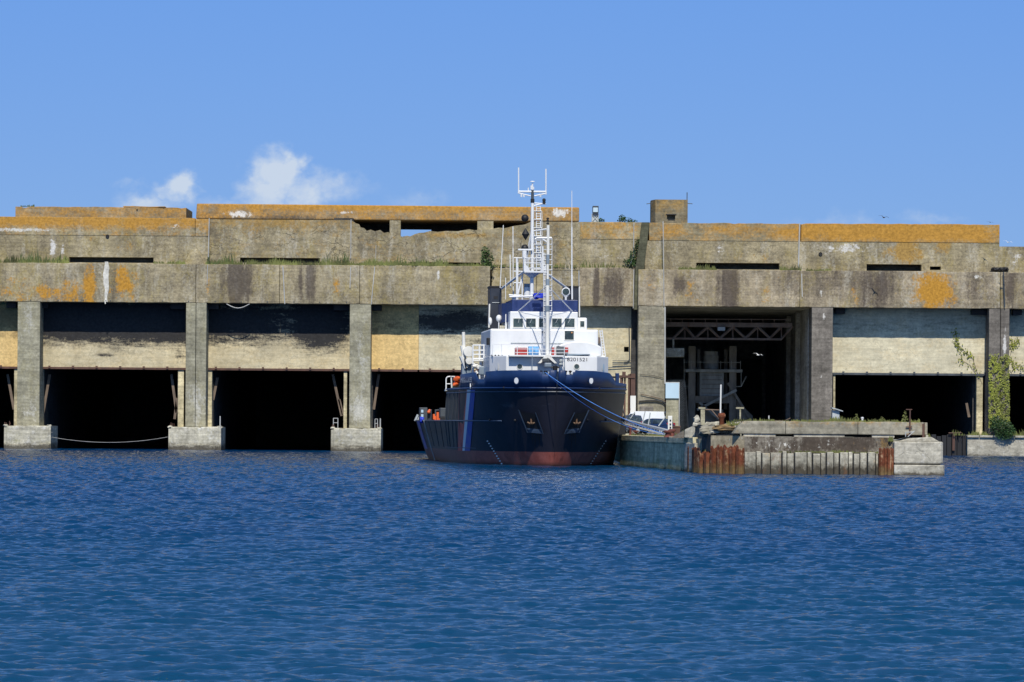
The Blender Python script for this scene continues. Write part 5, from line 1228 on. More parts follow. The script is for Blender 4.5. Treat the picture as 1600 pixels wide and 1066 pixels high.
# side frame mast
mb = MB()
T(mb, (808, 403), (808, 470), 14, .09); T(mb, (817.5, 425), (807, 470), 14, .05); T(mb, (816, 425), (816, 470), 14, .05)
for py in (403, 424, 442, 461): T(mb, (803, py), (817, py+.3), 14, .035)
mb.build('aerial_frame', M_white, ship, local=True)
mb = MB(); a = S(796, 464, 13); b = S(845, 462, 13); mb.tube(a, (b.x, 13, a.z+.1), .08, 6); T(mb, (795, 461), (812, 463), 13.2, .07); T(mb, (800, 467), (806, 467), 13.2, .1)
mb.build('roof_pipework', M_white, ship, local=True)
mb = MB(); T(mb, (824, 466), (824, 449), 14.2, .27, 16); mb.build('exhaust_uptake', M_white, ship, local=True, smooth=True)
mb = MB(); T(mb, (824, 449), (824, 443.5), 14.2, .25, 16); mb.build('exhaust_cap', M_grey, ship, local=True, smooth=True)
mb = MB(); T(mb, (831, 469), (831, 458), wm-.05, .18, 12); mb.build('mast_foot', M_white, mast, local=True)
a = S(845, 462, 11.5); mb = MB(); mb.rock(tuple(a), (.55, .4, .24), 12); mb.rock((a.x-.4, a.y, a.z-.05), (.28, .3, .25), 13); tb = mb.build('tarpaulin_bundle', M_bluetarp, None, smooth=True)
tb.matrix_world = Matrix.Translation((BX, BY, 0)) @ Matrix.Rotation(AW, 4, 'Z'); tag(tb, 'crumpled bright blue tarpaulin on the casing roof beside the foremast', 'tarpaulin')
# searchlight
a = S(884, 456, 11); mb = MB(); mb.lathe(tuple(a), [(.01,.35),(.2,.3),(.3,.0),(.34,-.02),(.34,-.08),(.28,-.1)], 20, 'Y'); sl2 = mb.build('searchlight', M_white, ship, local=True, smooth=True)
mb = MB(); mb.lathe((a.x, a.y-.06, a.z), [(.001,0),(.27,0)], 20, 'Y'); mb.build('searchlight_lens', M_glass, sl2, local=True)
mb = MB(); T(mb, (877.5, 458), (884, 465), 11, .05); T(mb, (890.5, 458), (884, 465), 11, .05); T(mb, (884, 463.5), (884, 469), 11, .07); mb.build('searchlight_bracket', M_white, sl2, local=True)
# whips
mb = MB(); T(mb, (894, 468), (893.5, 430), 15, .06); T(mb, (893.5, 430), (893.5, 355), 15, .045); T(mb, (893.5, 355), (893.5, 298), 15, .02); mb.build('whip_antenna', M_white, ship, local=True)
for pts, r_ in ((((781.5, 450), (786.5, 352)), .03), (((798, 450), (797, 398)), .04), (((802, 466), (801.5, 354)), .035), (((790, 468), (790, 434)), .025)):
    mb = MB(); T(mb, pts[0], pts[1], 16, r_, 5); mb.build('whip_antenna', M_whiteW, ship, local=True)
# foremast
wf_ = 5.2; fm = MB(); T(fm, (855.3, 556), (855.3, 515), wf_, .145, 12); T(fm, (855.5, 515), (855.5, 445), wf_, .135, 12); T(fm, (855.8, 436), (855.8, 412), wf_, .08, 10); T(fm, (856.3, 398), (856.5, 352), wf_, .10, 10)
fm = fm.build('foremast', M_whiteW, ship, local=True, smooth=True)
mb = MB(); T(mb, (855.6, 446), (855.7, 436), wf_, .14, 12); T(mb, (855.8, 412), (856, 398), wf_, .11, 12); T(mb, (855.3, 486), (855.3, 478), wf_, .18, 12); mb.build('mast_collar', M_grey, fm, local=True, smooth=True)
mb = MB()
for k, z_ in enumerate((351, 347, 343.5)): a = S(855.8, z_, wf_); mb.lathe(tuple(a), [(.05,0),(.11,.02),(.11,.14),(.05,.17)], 10)
mb.build('mast_head_lamp', M_black, fm, local=True)
mb = MB()
for px in (849.5, 851.5): T(mb, (px, 395), (px, 540), wf_+.3, .025, 4)
T(mb, (862.5, 372), (862, 490), wf_+.3, .02, 4); T(mb, (848, 385), (848, 425), wf_+.3, .06, 5)
for py in range(374, 540, 8): T(mb, (849.5, py), (862.5 if py < 490 else 853, py), wf_+.25, .022, 4)
mb.build('foremast_ladder', M_white, fm, local=True)
mb = MB(); T(mb, (834, 361), (854, 358), wf_+.5, .05, 6, wf_); T(mb, (838, 372), (862, 372), wf_, .08); T(mb, (836, 374), (850, 374), wf_+.4, .1); T(mb, (854, 378), (845, 372), wf_, .05); mb.build('crosstree', M_white, fm, local=True)
mb = MB(); T(mb, (853, 448), (809, 487), wf_, .03, 6, 9.5); T(mb, (857, 448), (895, 487), wf_, .03, 6, 9.5); T(mb, (856.5, 447), (865, 468), wf_, .06, 6, 9); T(mb, (853, 497), (810, 486.5), wf_, .03, 5, 9.5); T(mb, (858, 494), (893, 486), wf_, .03, 5, 9.5); mb.build('foremast_stay', M_white, fm, local=True)
mb = MB(); a = S(855, 557, 4.6); mb.prism([(a.x-.75, a.z-.55), (a.x-.15, a.z+.1), (a.x+.15, a.z+.1), (a.x+.75, a.z-.55), (a.x+.55, a.z-.55), (a.x, a.z-.1), (a.x-.55, a.z-.55)], 4.1, 4.9); mb.build('mast_bracket', M_whiteW, fm, local=True)
# windlass on the foredeck
wbox(851, 862, 567, 574, 3.2, .8, 'windlass', M_grey, .08); mb = MB(); a = S(848, 562, 3.6); mb.box(a.x, a.x+.55, 3.5, 4.2, a.z-.2, a.z+.1); mb.build('windlass_motor', M_greyD, ship, local=True, bevel=.05)
mb = MB(); a = S(867.5, 575, -1.5); mb.lathe((a.x, -1.5, a.z-.7), [(.17,0),(.17,.45),(.19,.5),(.19,.85),(.01,.9)], 12); T(mb, (861, 574.3), (874, 574.3), -1.5, .06); mb.build('bow_bitt', M_black, ship, local=True)
for px in (845, 852.5, 884, 891): 
    a = S(px, 583, -2.0); mb = MB(); mb.lathe((a.x, -2.0, a.z-.1), [(.07,0),(.07,.15),(.13,.2),(.13,.27),(.01,.3)], 10); mb.build('roller', M_black, ship, local=True)
mb = MB(); a = S(876.5, 563, 4.6); mb.ball(tuple(a), .15, 12, 1.3); mb.lathe((a.x, a.y, a.z-.35), [(.01,-.12),(.17,0),(.17,.1),(.01,.15)], 12); T(mb, (876.5, 568), (876.5, 574), 4.6, .02); mb.build('deck_lamp', M_tin, ship, local=True)
mb = MB(); T(mb, (881.8, 556), (882.4, 581), 4.2, .025); mb.path([S(831.5, 556, 4.3), S(831.5, 580, 4.3)], .03); mb.build('hanging_line', M_grey, ship, local=True)
for px in (769, 774, 779, 784, 924.5, 929.5, 933.5):
    a = S(px, 556.2, 7.0); mb = MB(); mb.box(a.x-.06, a.x+.06, 6.9, 7.1, z1t, z1t+.1); mb.build('cleat', M_black, ship, local=True)
# right side gear
mb = MB(); T(mb, (937, 516), (942, 556), 10, .04); T(mb, (940.5, 515.5), (946, 557), 10, .04)
for k in range(9): T(mb, (937.5+k*.6, 518+k*4.3), (941+k*.6, 518+k*4.3), 10, .025, 4)
mb.build('boat_ladder', M_white, ship, local=True)
wbox(937, 946, 556, 562, 9.5, 1, 'side_platform', M_white); wbox(935.3, 941, 531, 546, 10.5, 1.5, 'side_canister', M_white, .2); wbox(934.5, 938, 527, 537, 9.8, 1, 'side_vent', M_wood)
mb = MB(); T(mb, (941, 562), (941, 581), 9.5, .05); T(mb, (948, 560), (948, 566), 9.5, .07); mb.build('side_stanchion', M_greyD, ship, local=True)
wbox(941, 948.5, 579, 585, 9.2, 1, 'side_locker', M_dkblue); wbox(954, 962, 588, 591, 12, 1.2, 'side_fender', M_black); wbox(962, 967.5, 583, 603, 13, .5, 'side_plate', M_navy)
# crane and clutter left
cw = 15.5
crn = MB(); T(crn, (725, 556), (724.2, 519), cw, .13, 10); T(crn, (722, 540), (726, 562), cw, .15, 8); T(crn, (721.5, 556), (729, 575), cw, .22, 8); crn = crn.build('deck_crane', M_whiteW, ship, local=True, smooth=True)
a = S(732.3, 549.5, cw-.4); mb = MB(); mb.lathe(tuple(a), [(.01,-.1),(.42,-.08),(.45,0),(.42,.5),(.01,.55)], 20, 'Y'); mb.build('crane_drum', M_whiteW, crn, local=True, smooth=True)
a = S(733, 564, cw-.4); mb = MB(); mb.lathe(tuple(a), [(.01,-.1),(.28,-.08),(.3,0),(.28,.4),(.01,.45)], 16, 'Y'); mb.build('crane_motor', M_whiteW, crn, local=True, smooth=True)
wbox(722, 737, 568, 589, cw, 1.6, 'crane_base', M_grey, .05); mb = MB(); mb.path([S(726, 560, cw-.3), S(727, 568, cw-.4), S(729, 578, cw-.2)], .05); mb.build('hydraulic_hose', M_black, crn, local=True)
mb = MB()
for px in (739, 749, 756, 762): T(mb, (px, 539.5), (px, 562), 14.5, .055, 5)
for py in (539.5, 547.5, 554, 560.5): T(mb, (739, py), (762, py), 14.5, .05, 5)
T(mb, (739, 560), (739, 585), 14.5, .07, 5)
mb.build('gangway_railing', M_white, ship, local=True)
a = S(740, 562, 14.2); b = S(760, 562, 14.2); mb = MB(); mb.box(a.x, b.x, 14.2, 16, a.z-.12, a.z); mb.build('side_walkway', M_whiteW, ship, local=True)
wbox(748, 762, 572, 586, 13.8, 1, 'life_raft_rack', M_grey, .1); wbox(740, 748, 568, 576, 14.5, .8, 'valve_chest', M_pileC, .1)
mb = MB(); 
for k in range(7): a = S(741+k*2.6, 571+(k*37 % 9), 14+.2*(k % 3)); mb.rock(tuple(a), (.22,.2,.16), k+90)
mb.build('deck_fittings', M_whiteW, ship, local=True)
mb = MB()
for px in (761.5, 765.5): T(mb, (px, 560), (px, 580), 12, .06, 4)
for py in (560, 569, 577): T(mb, (761.5, py), (765.5, py), 12, .05, 4)
mb.build('gas_bottle_frame', M_green, ship, local=True)
mb = MB(); T(mb, (749, 586), (749.5, 592), 11.8, .05); T(mb, (757.5, 586), (757.5, 596), 11.8, .04); T(mb, (743, 580), (746, 584), 12, .1); mb.build('stanchion', M_whiteW, ship, local=True)
# side rail platform with orange buoyant gear
mb = MB(); wr = 18
mb.path([S(697, 610, wr), S(697, 592, wr), S(699, 589, wr), S(704, 588.3, wr)], .055, 6); mb.path([S(697, 600, wr), S(704, 600, wr)], .045); T(mb, (705, 590), (706, 608), wr, .05)
for px in (710, 712, 717, 720.5): T(mb, (px, 589 if px > 711 else 588), (px, 608), wr-.3, .045)
mb.path([S(705, 588.5, wr), S(711, 588.5, wr)], .045); mb.path([S(714, 590, wr), S(720.5, 589, wr)], .035)
mb.build('platform_railing', M_white, ship, local=True)
a = S(695.5, 611, wr-.2); b = S(702, 609.5, wr); mb = MB(); mb.box(a.x, b.x+.8, wr-.3, wr+1, a.z, a.z+.12); mb.build('side_step', M_tin, ship, local=True)
rbk = MB(); a = S(714.5, 593, 17.2); rbk.rock(tuple(a), (.42,.6,.24), 5); rbk.rock((a.x+.25, a.y, a.z+.12), (.3,.5,.2), 6); rbk.rock((a.x-.1, a.y, a.z-.4), (.25,.4,.22), 7)
o = rbk.build('inflatable_boat', M_orange, None, smooth=True); o.matrix_world = tb.matrix_world; tag(o, 'orange inflatable boat stowed behind the white side railing of the ship', 'inflatable boat')
a = S(711, 604.5, 17.4); mb = MB(); mb.box(a.x-.2, a.x+.25, 17.4, 17.9, a.z-.15, a.z+.15); o = mb.build('canvas_bag', M_yel, None, bevel=.05); o.matrix_world = tb.matrix_world; tag(o, 'small yellow canvas bag under the orange inflatable boat', 'bag')
# aft deck clutter
wa = 46
wbox(656, 668, 637, 658, wa, 1.6, 'control_cabinet', M_greyD, .05)
for py in (643, 650): wbox(658, 661.5, py-2.6, py+1.8, wa-.03, .03, 'cabinet_panel', M_panelB, 0)
wbox(668, 675, 640, 658, wa+.3, 1.2, 'hydraulic_unit', M_dkblue, .05)
mb = MB(); a = S(670, 644, wa); mb.ball(tuple(a), .16); mb.ball((a.x+.06, a.y, a.z+.14), .12); mb.build('warning_lamp', M_orange, ship, local=True)
mb = MB()
for px, py, rr in ((678, 651, .14), (684, 648, .17), (684, 653, .2), (680, 654, .12), (686, 655, .14)):
    a = S(px, py, 40); mb.tube(a-Vector((0, 0, .25)), a+Vector((0, 0, .22)), rr*.7, 8)
mb.build('orange_float', M_orange, ship, local=True)
mb = MB()
for px in (680.5, 687): T(mb, (px, 640), (px, 657), 40, .05)
T(mb, (680.5, 641), (687, 641), 40, .04); mb.build('float_rack', M_greyD, ship, local=True)
a = S(688, 637.5, 36); b = S(699.5, 654, 36); mb = MB(); mb.plan([(a.x, 36), (b.x+.3, 36), (b.x+.3, 38), (a.x, 38)], b.z, a.z); mb.build('deck_container', M_greyD, ship, local=True, bevel=.05)
mb = MB()
for k in range(5): a = S(689+k*2.2, 656, 35.9); mb.box(a.x-.05, a.x+.05, 35.9, 36.1, a.z-.1, a.z+.3)
mb.build('container_feet', M_black, ship, local=True)
mb = MB(); T(mb, (648.5, 658), (653, 648), 50, .09, 5); T(mb, (652, 658), (655.5, 651), 50, .06, 5); mb.build('stern_cleat_arm', M_tin, ship, local=True)
# blue chute, hose, white vertical line
def onside(w, z, out=.05): return Vector((-(hb(w, z)+out), w, z))
mb = MB(); vs = []
for z in (.95, 2, 3, 3.5):
    for w in (43.5, 47): vs.append(onside(w, z, .06))
mb.add(vs, [(2*i, 2*i+1, 2*i+3, 2*i+2) for i in range(3)]); mb.build('side_fender_panel', M_tb, ship, local=True)
mb = MB(); mb.path([onside(36.5, z, .1) for z in (-.3, 1, 2, 3, 3.55)], .05, 5); mb.build('side_pipe', M_tin, ship, local=True)
a = onside(40, 3.55, .05); mb = MB(); mb.rock(tuple(a), (.2,.5,.3), 61); o = mb.build('rope_coil', M_bluetarp, None); o.matrix_world = tb.matrix_world; tag(o, 'small coil of blue rope hung over the aft bulwark', 'rope coil')

# ------------------------------------------------------------------ ropes, gangway, quay gear
def rope(p0, p1, sag, r_, mat, label, name='mooring_rope', n=24, extra=None):
    pts = []
    for k in range(n+1):
        t = k/n; p = Vector(p0).lerp(Vector(p1), t); p.z -= sag*4*t*(1-t); pts.append(p)
    if extra: pts += [Vector(e) for e in extra]
    mb = MB(); mb.path(pts, r_, 6); tag(mb.build(name, mat, smooth=True), label, 'rope', group='ropes tying the ship to the quay')
def shipw(p): return Vector((BX+p[0]*ca-p[1]*sa, BY+p[0]*sa+p[1]*ca, p[2]))
bolX = W(1044, 680, 262)
A_ = shipw(S(852, 582, -3.9)); Bq = Vector((W(1041, 679, 262)[0], 262, 2.6))
rope(A_, Bq, .5, .022, M_blueR, 'bright blue mooring rope running from the bow down to the red quay bollard')
A2 = shipw(S(891, 583.5, -3.4)); rope(A2, shipw(S(968, 641, 12.5)+Vector((.3,0,0))), .25, .03, M_palrope, 'thin grey rope from the bow sagging across the starboard bow plating'.replace('starboard ', ''))
p1 = shipw(S(957, 598, 9.5)); p2 = Vector((*W(968, 612, 300)[:1], 296, W(968, 612, 296)[1])); 
def wpt(px, py, y): a, b = W(px, py, y); return Vector((a, y, b))
pts = [wpt(956.5, 597, 289), wpt(965, 604, 291), wpt(968.5, 612, 292), wpt(970, 628, 293), wpt(974, 642, 294), wpt(977, 655, 295), wpt(981, 665, 296), wpt(987, 674, 297), wpt(992, 678.5, 298)]
mb = MB(); mb.path(pts, .06, 6); tag(mb.build('mooring_rope', M_palrope, smooth=True), 'pale slack rope hanging from the ship side down to the quay edge', 'rope', group='ropes tying the ship to the quay')
rope(shipw(S(890, 583.5, -3.3)), Vector((W(992, 676, 300)[0], 299, 2.9)), .8, .022, M_dkrope, 'thin dark rope from the bow notch across to the broad rusty bollard')
rope(shipw(S(853, 582.5, -3.9)), Vector((W(1038, 680, 263)[0], 263, 2.55)), .95, .014, M_blueR, 'thinner blue line sagging just below the bright blue mooring rope')
gw = thing('gangway', 'white aluminium gangway ladder sloping down from the ship to the quay', 'gangway', tuple(wpt(1005, 676, 280)))
g0, g1 = wpt(968, 655, 292), wpt(1042, 673.5, 270)
for dy in (0, 1.0):
    off = Vector((.25*dy, dy, 0))
    mb = MB(); mb.obox((g0+g1)/2+off, ((g1-g0).length, .08, .16), (g1-g0).to_track_quat('X', 'Z').to_matrix()); mb.build('side_rail', M_white, gw)
    mb = MB(); up = Vector((0, 0, -.32)); mb.path([g0+off+up, g1+off+up], .05); 
    for k in range(9): t = k/8; p = g0.lerp(g1, t)+off; mb.tube(p, p+up, .03)
    mb.build('lower_chord', M_white, gw)
mb = MB()
for k in range(1, 20): p = g0.lerp(g1, k/20); mb.tube(p, p+Vector((.25, 1, 0)), .03, 5)
mb.build('rung', M_whiteW, gw)
for (pa_, pb_) in (((1029, 666), (1040, 651)), ((1013, 664), (1016, 645)), ((1004, 661), (1008, 643)), ((985, 654), (992, 644))):
    t = (pa_[0]-968)/74; y = 292-22*t; mb = MB(); mb.tube(wpt(*pa_, y), wpt(*pb_, y), .05, 6); mb.build('handrail_post', M_tin, gw)
mb = MB(); a = wpt(1043.5, 672.5, 268); b = wpt(1050.5, 650, 268); mb.box(a.x, b.x, 268, 268.25, 2.4, b.z); o = mb.build('white_bollard_plate', M_whiteW, bevel=.03); tag(o, 'upright white metal plate post with bolt holes at the foot of the gangway', 'post')
mb = MB()
for py in (657, 663, 668): a = wpt(1047.5, py, 267.97); mb.box(a.x-.06, a.x+.06, 267.95, 267.99, a.z-.06, a.z+.06)
mb.build('bolt_hole', M_black, o)
def bitt(px, y, wd, h_, label, m_=M_steelB):
    x = W(px, 675, y)[0]; mb = MB(); mb.lathe((x, y, 2.4), [(wd*.8,0),(wd*.75,.05),(wd*.5,.1),(wd*.48,h_*.6),(wd*.85,h_*.72),(wd*.9,h_*.9),(wd*.5,h_),(.01,h_)], 16); tag(mb.build('mooring_bollard', m_, smooth=True), label, 'bollard', group='bollards on the quay edge')
M_redb = paint('red_brown_bollard', (.13,.04,.03), .8, .3, rust=.5)
bitt(1044, 262, .42, .5, 'squat red brown bollard at the foot of the white plate post', M_redb)
bitt(1050, 263.5, .32, .6, 'red brown bollard just right of the white plate post', M_redb)
bitt(992, 300, .4, .4, 'broad rusty bollard lying near the rear of the blue people carrier', M_redb)
bitt(985, 296, .2, .8, 'narrow dark red bollard close to the ship side', M_redb)
mb = MB(); x = W(1057, 665, 300)[0]; mb.box(x-.3, x+.3, 300, 300.6, 2.36, 3.1); mb.box(x-.36, x+.36, 299.95, 300.65, 3.1, 3.2); tag(mb.build('rusty_bin', M_steelB), 'small rusty square bin beneath the tan wall stub', 'bin')
# pallet-like clutter near the ship
mb = MB(); a = wpt(972, 670, 305); mb.box(a.x-.4, a.x+.3, 305, 306, 2.38, 3.3); mb.box(a.x-.3, a.x+.1, 304.9, 305.4, 3.3, 3.9); tag(mb.build('machine_crate', M_black, bevel=.05), 'black equipment crate between the ship side and the blue people carrier', 'crate')
mb = MB(); a = wpt(1012, 638, 385); mb.box(WX(1000, 385), WX(1021, 385), 385, 386, 2.4, a.z+.2); tag(mb.build('stone_trough', M_pillarD, bevel=.1), 'weathered low stone block showing over the roof of the white van', 'stone block')
mb = MB(); mb.tube((WX(80, 401, 690), 401.2, 1.9), (WX(80,401,690)+.1, 401.2, 1.85), .02); pts = []
for k in range(25):
    t = k/24; px = 80+(262-80)*t; py = 683+8.5*4*t*(1-t)*1.0; x, z = W(px, py, 401.5); pts.append((x, 401.5, z))
mb.path(pts, .022, 4); tag(mb.build('slack_line', M_pipe), 'thin slack line strung between the two leftmost pedestals', 'rope')
# scrap on the ledge & birds
mb = MB()
for k in range(7): x, z = W(1551+k*3.4, 421.5, 403.6); mb.rock((x, 403.2+.05*k, z+.05), (.3, .3, .2), 70+k)
mb.tube(wpt(1546, 424, 403.2), wpt(1574, 419, 403.2), .06); tag(mb.build('scrap_heap', M_black), 'dark tangled scrap on the ledge above the ivy covered pillar', 'scrap')
def gull(px, py, y, sc, m1, label, flap, body=1):
    c = wpt(px, py, y); t = thing('gull', label, 'bird', tuple(c), R.uniform(-.5, .5), local=True, group='birds around the bunker')
    mb = MB(); mb.lathe((0,0,0), [(.001,-.22*sc),(.05*sc,-.15*sc),(.07*sc,0),(.045*sc,.12*sc),(.035*sc,.17*sc),(.001,.22*sc)], 10, 'X'); mb.build('body', m1, t, local=True, smooth=True)
    for sd in (-1, 1):
        mb = MB(); d = .10*sc; vs = [(-.06*sc, sd*.04*sc, 0), (.08*sc, sd*.04*sc, 0), (.06*sc, sd*.28*sc, flap*.16*sc), (-.02*sc, sd*.28*sc, flap*.15*sc), (-.08*sc, sd*.6*sc, flap*.08*sc)]
        vs = [(v[0], v[1], v[2]) for v in vs]; vs2 = [(v[0], v[1], v[2]-.015*sc) for v in vs]
        mb.add(vs+vs2, [(0,1,2,3), (3,2,4), (5,8,7,6), (8,9,7), (0,5,6,1), (1,6,7,2), (2,7,9,4), (4,9,8,3), (3,8,5,0)]); w = mb.build('wing', m1, t, local=True)
    mb = MB(); mb.add([(-.18*sc,-.02*sc,0),(-.18*sc,.02*sc,0),(-.32*sc,.06*sc,0),(-.32*sc,-.06*sc,0),(-.25*sc,0,.02*sc)], [(0,1,4),(1,2,4),(2,3,4),(3,0,4),(0,3,2,1)]); mb.build('tail', m1, t, local=True)
    t.rotation_euler = (rad(12), 0, rad(60)+R.uniform(-.3, .3)); return t
gull(1381, 340, 395, 1.1, M_gullD, 'dark bird gliding above the orange parapet on the right', 1)
gull(1547, 347.5, 400, .7, M_gullD, 'tiny dark bird just above the right end of the orange parapet', .6)
gull(1575, 379, 398, .9, M_gull, 'pale gull hovering over the lower roof at the far right', 1.2)
gull(1185, 555, 402, 1.1, M_gull, 'white gull flying inside the open workshop bay', 1)

# ------------------------------------------------------------------ vegetation
def grass_strip(name, label, segs, mat, dens, hmin, hmax, seed, dry=0):
    rr = random.Random(seed); mb = MB()
    for (x0_, y0_, x1_, y1_, z, hs) in segs:
        L_ = math.hypot(x1_-x0_, y1_-y0_); n = int(L_*dens)
        for k in range(n):
            t = rr.random(); x = x0_+(x1_-x0_)*t; y = y0_+(y1_-y0_)*t+rr.uniform(-.3, .3)
            cl = .5+.5*math.sin(x*1.7+seed)*math.sin(x*.63+seed*2); h_ = (hmin+(hmax-hmin)*rr.random()**1.6)*hs*(.55+.8*cl)
            wd = rr.uniform(.03, .07); dx = rr.uniform(-.3, .3)*h_; dy = rr.uniform(-.2, .2)*h_
            mb.add([(x-wd, y, z), (x+wd, y+.02, z), (x+dx*.4+wd*.6, y+dy*.4, z+h_*.6), (x+dx, y+dy, z+h_), (x+dx*.4-wd*.6, y+dy*.4, z+h_*.6)], [(0,1,2,3,4)])
    o = mb.build(name, mat); tag(o, label, kind='stuff'); return o
def lz(px): return 0
def ls(a, b, y, z, hs): return (WX(a, y, 410), y, WX(b, y, 410), y, z, hs)
yg = YB + .75
grass_strip('ledge_grass', 'dry green grass growing along the ledge of the bunker', [
    ls(0, 108, yg, Ztop, .9), ls(240, 290, yg, Ztop, .5), ls(322, 376, yg, Ztop, .7), ls(376, 640, yg, Ztop, .85), ls(560, 700, yg-.5, Ztop, .8), ls(640, 765, yg, Ztop, .6),
    ls(770, 900, yg+1, Ztop, .8), ls(905, 990, yg+1, Ztop, 1.0), ls(1060, 1090, yg-.6, zb(-240), .5), ls(1088, 1120, yg-.6, zb(-240), .8), ls(1218, 1252, yg-.6, zb(-240), .8), ls(1260, 1300, yg-.6, zb(-240), .4)], M_grass, 46, .3, .95, 3)
grass_strip('tall_weeds', 'tall dark weeds standing on the bunker ledge', [ls(30, 104, yg, Ztop, 1), ls(322, 368, yg, Ztop, 1.1), ls(508, 545, yg+.3, Ztop, 1.3), ls(780, 905, yg+1.2, Ztop, 1.1), ls(930, 960, yg+1.2, Ztop, 1.2), ls(620, 690, yg, Ztop, .8)], M_grassD, 14, .6, 1.5, 5)
grass_strip('pier_grass', 'grass and weeds growing on the pier and quay edges', [
    (XP(1150), yT+.9, XP(1443), yT+.9, zt_l-.02, .3), (XP(1300), yT+.6, XP(1420), yT+1.4, zt_l-.02, .45), (XP(1218), YP+.5, XP(1372), YP+.5, 1.5, .25),
    (XP(1140), YP+3, XP(1162), YP+3, 3.3, .6), (13.2, 247.6, 13.8, 246.4, 1.4, .5), (XP(1388), YP+.5, XP(1397), YP+.6, 2.3, .7), (XP(1448), YP+1.5, XP(1458), YP+1.6, 2.5, .5), 
    (WX(1052, 264), 260, WX(1064, 264), 263, 2.36, .5), (9.6, 288, 12.4, 260, 2.42, .22)], M_grass, 42, .15, .75, 11)
grass_strip('quay_grass', 'rough grass along the far right quay edge', [ls(1490, 1680, 402, 2.3, .7), ls(1520, 1550, 402.2, 2.3, .9), ls(1585, 1680, 402.3, 2.3, 1.0), ls(1040, 1240, 396, 2.3, .6)], M_grass, 22, .2, .9, 15)
grass_strip('roof_grass', 'green tufts growing on the roof of the bunker', [(WX(30, 416), 416.3, WX(52, 416), 416.3, zb(-331.5, 416), .5), (WX(100,410), 410, WX(180,410), 410, Zpar+.05, .5), (WX(905,408), 408, WX(955,408), 408, Zpar-.05, .3)], M_grassD, 30, .2, .6, 17)

def leafclump(mb, rr, c, rad3, n, ls_, thick=1):
    for _ in range(n):
        while True:
            p = Vector((rr.uniform(-1,1), rr.uniform(-1,1), rr.uniform(-1,1)))
            if p.length < 1: break
        p = Vector((c[0]+p.x*rad3[0], c[1]+p.y*rad3[1], c[2]+p.z*rad3[2])); a = Vector((rr.uniform(-1,1), rr.uniform(-1,.2), rr.uniform(-.7,.7))).normalized()*ls_*rr.uniform(.6,1.3)
        b = Vector((rr.uniform(-1,1), rr.uniform(-1,.2), rr.uniform(-1,1))).normalized(); b = (b-a.normalized()*b.dot(a.normalized())).normalized()*ls_*.5
        mb.add([p-a, p+b*1., p+a, p-b], [(0,1,2,3)])
def plant(name, label, cat, clumps, mat, leaf, seed, stems, group=None):
    t = thing(name, label, cat, tuple(stems[0][0]), group=group); rr = random.Random(seed); mb = MB()
    for c, r3, n in clumps: leafclump(mb, rr, c, r3, n, leaf)
    mb.build('foliage', mat, t); mb = MB()
    for st in stems: mb.path(st, .03, 5)
    mb.build('stem', M_stem, t); return t
c = wpt(761, 404, YB+.6); plant('shrub', 'bright green shrub on the ledge left of the ship masts', 'shrub', [((c.x, c.y, c.z), (.8,.4,1.0), 260), ((c.x-.2, c.y, c.z+.7), (.5,.3,.7), 120), ((c.x+.2, c.y-.2, c.z-.8), (.6,.3,.5), 120)], M_leaf, .13, 1, [[(c.x, c.y, Ztop-.1), (c.x, c.y, c.z+.8)]])
c = wpt(992, 400, YB+1.2); plant('creeper', 'dark green creeper hanging in the corner left of the big tan pillar', 'creeper', [((c.x, c.y, c.z), (.6,.3,1.2), 200), ((c.x+.3, c.y, c.z+1.3), (.3,.3,.9), 70), ((c.x-.5, c.y, c.z-.6), (.9,.3,.5), 130)], M_leafD, .12, 2, [[(c.x, c.y, Ztop-.1), (c.x+.3, c.y, c.z+2)]])
c = wpt(976, 345, 413); plant('bush', 'wide dark bush on the roof between floodlight and cabin', 'bush', [((c.x, c.y, c.z), (.9,.6,.5), 200), ((c.x-.3, c.y, c.z+.3), (.4,.4,.4), 90), ((c.x+.9, c.y, c.z-.1), (.6,.4,.25), 70)], M_leafD, .12, 3, [[(c.x, c.y, Zpar-.4), (c.x, c.y, c.z)]])
c = wpt(938.5, 345.5, 413); plant('bush', 'small dark bush on the roof just right of the floodlight', 'bush', [((c.x, c.y, c.z), (.5,.4,.35), 110)], M_leafD, .12, 4, [[(c.x, c.y, Zpar-.4), (c.x, c.y, c.z)]])
# ivy on the far right pillar
iv = thing('ivy', 'yellow green ivy covering the lower part of the far right pillar', 'ivy', tuple(wpt(1561, 670, YR)))
rr = random.Random(9); mb = MB(); x0_, x1_ = WX(1545.5, YR), WX(1576.5, YR)
for k in range(4200):
    px = rr.uniform(1545, 1577.5); py = rr.uniform(553, 668)
    dens = min(1, (py-548)/22)*(.62+.6*math.sin(px*.37+py*.11)*math.sin(py*.23+px*.1)) 
    if 583 < py < 600 and 1552 < px < 1559: dens *= .3
    if px < 1548 and py < 560: dens *= .3
    if rr.random() > dens: continue
    p = wpt(px, py, YR-.05-rr.random()*.22); s_ = rr.uniform(.06, .12)
    a = Vector((rr.uniform(-1,1), rr.uniform(-.5,.1), rr.uniform(-1,.3))).normalized()*s_; b = Vector((-a.z, rr.uniform(-.03,.03), a.x))*.75
    mb.add([p-a, p+b, p+a, p-b], [(0,1,2,3)])
mb.build('foliage', M_leafY, iv)
mb = MB()
for px in (1550, 1556, 1563, 1570): mb.path([wpt(px, 672, YR-.08), wpt(px+2, 630, YR-.06), wpt(px-1, 590, YR-.06), wpt(px+1, 558, YR-.05)], .03, 5)
mb.build('stem', M_stem, iv)
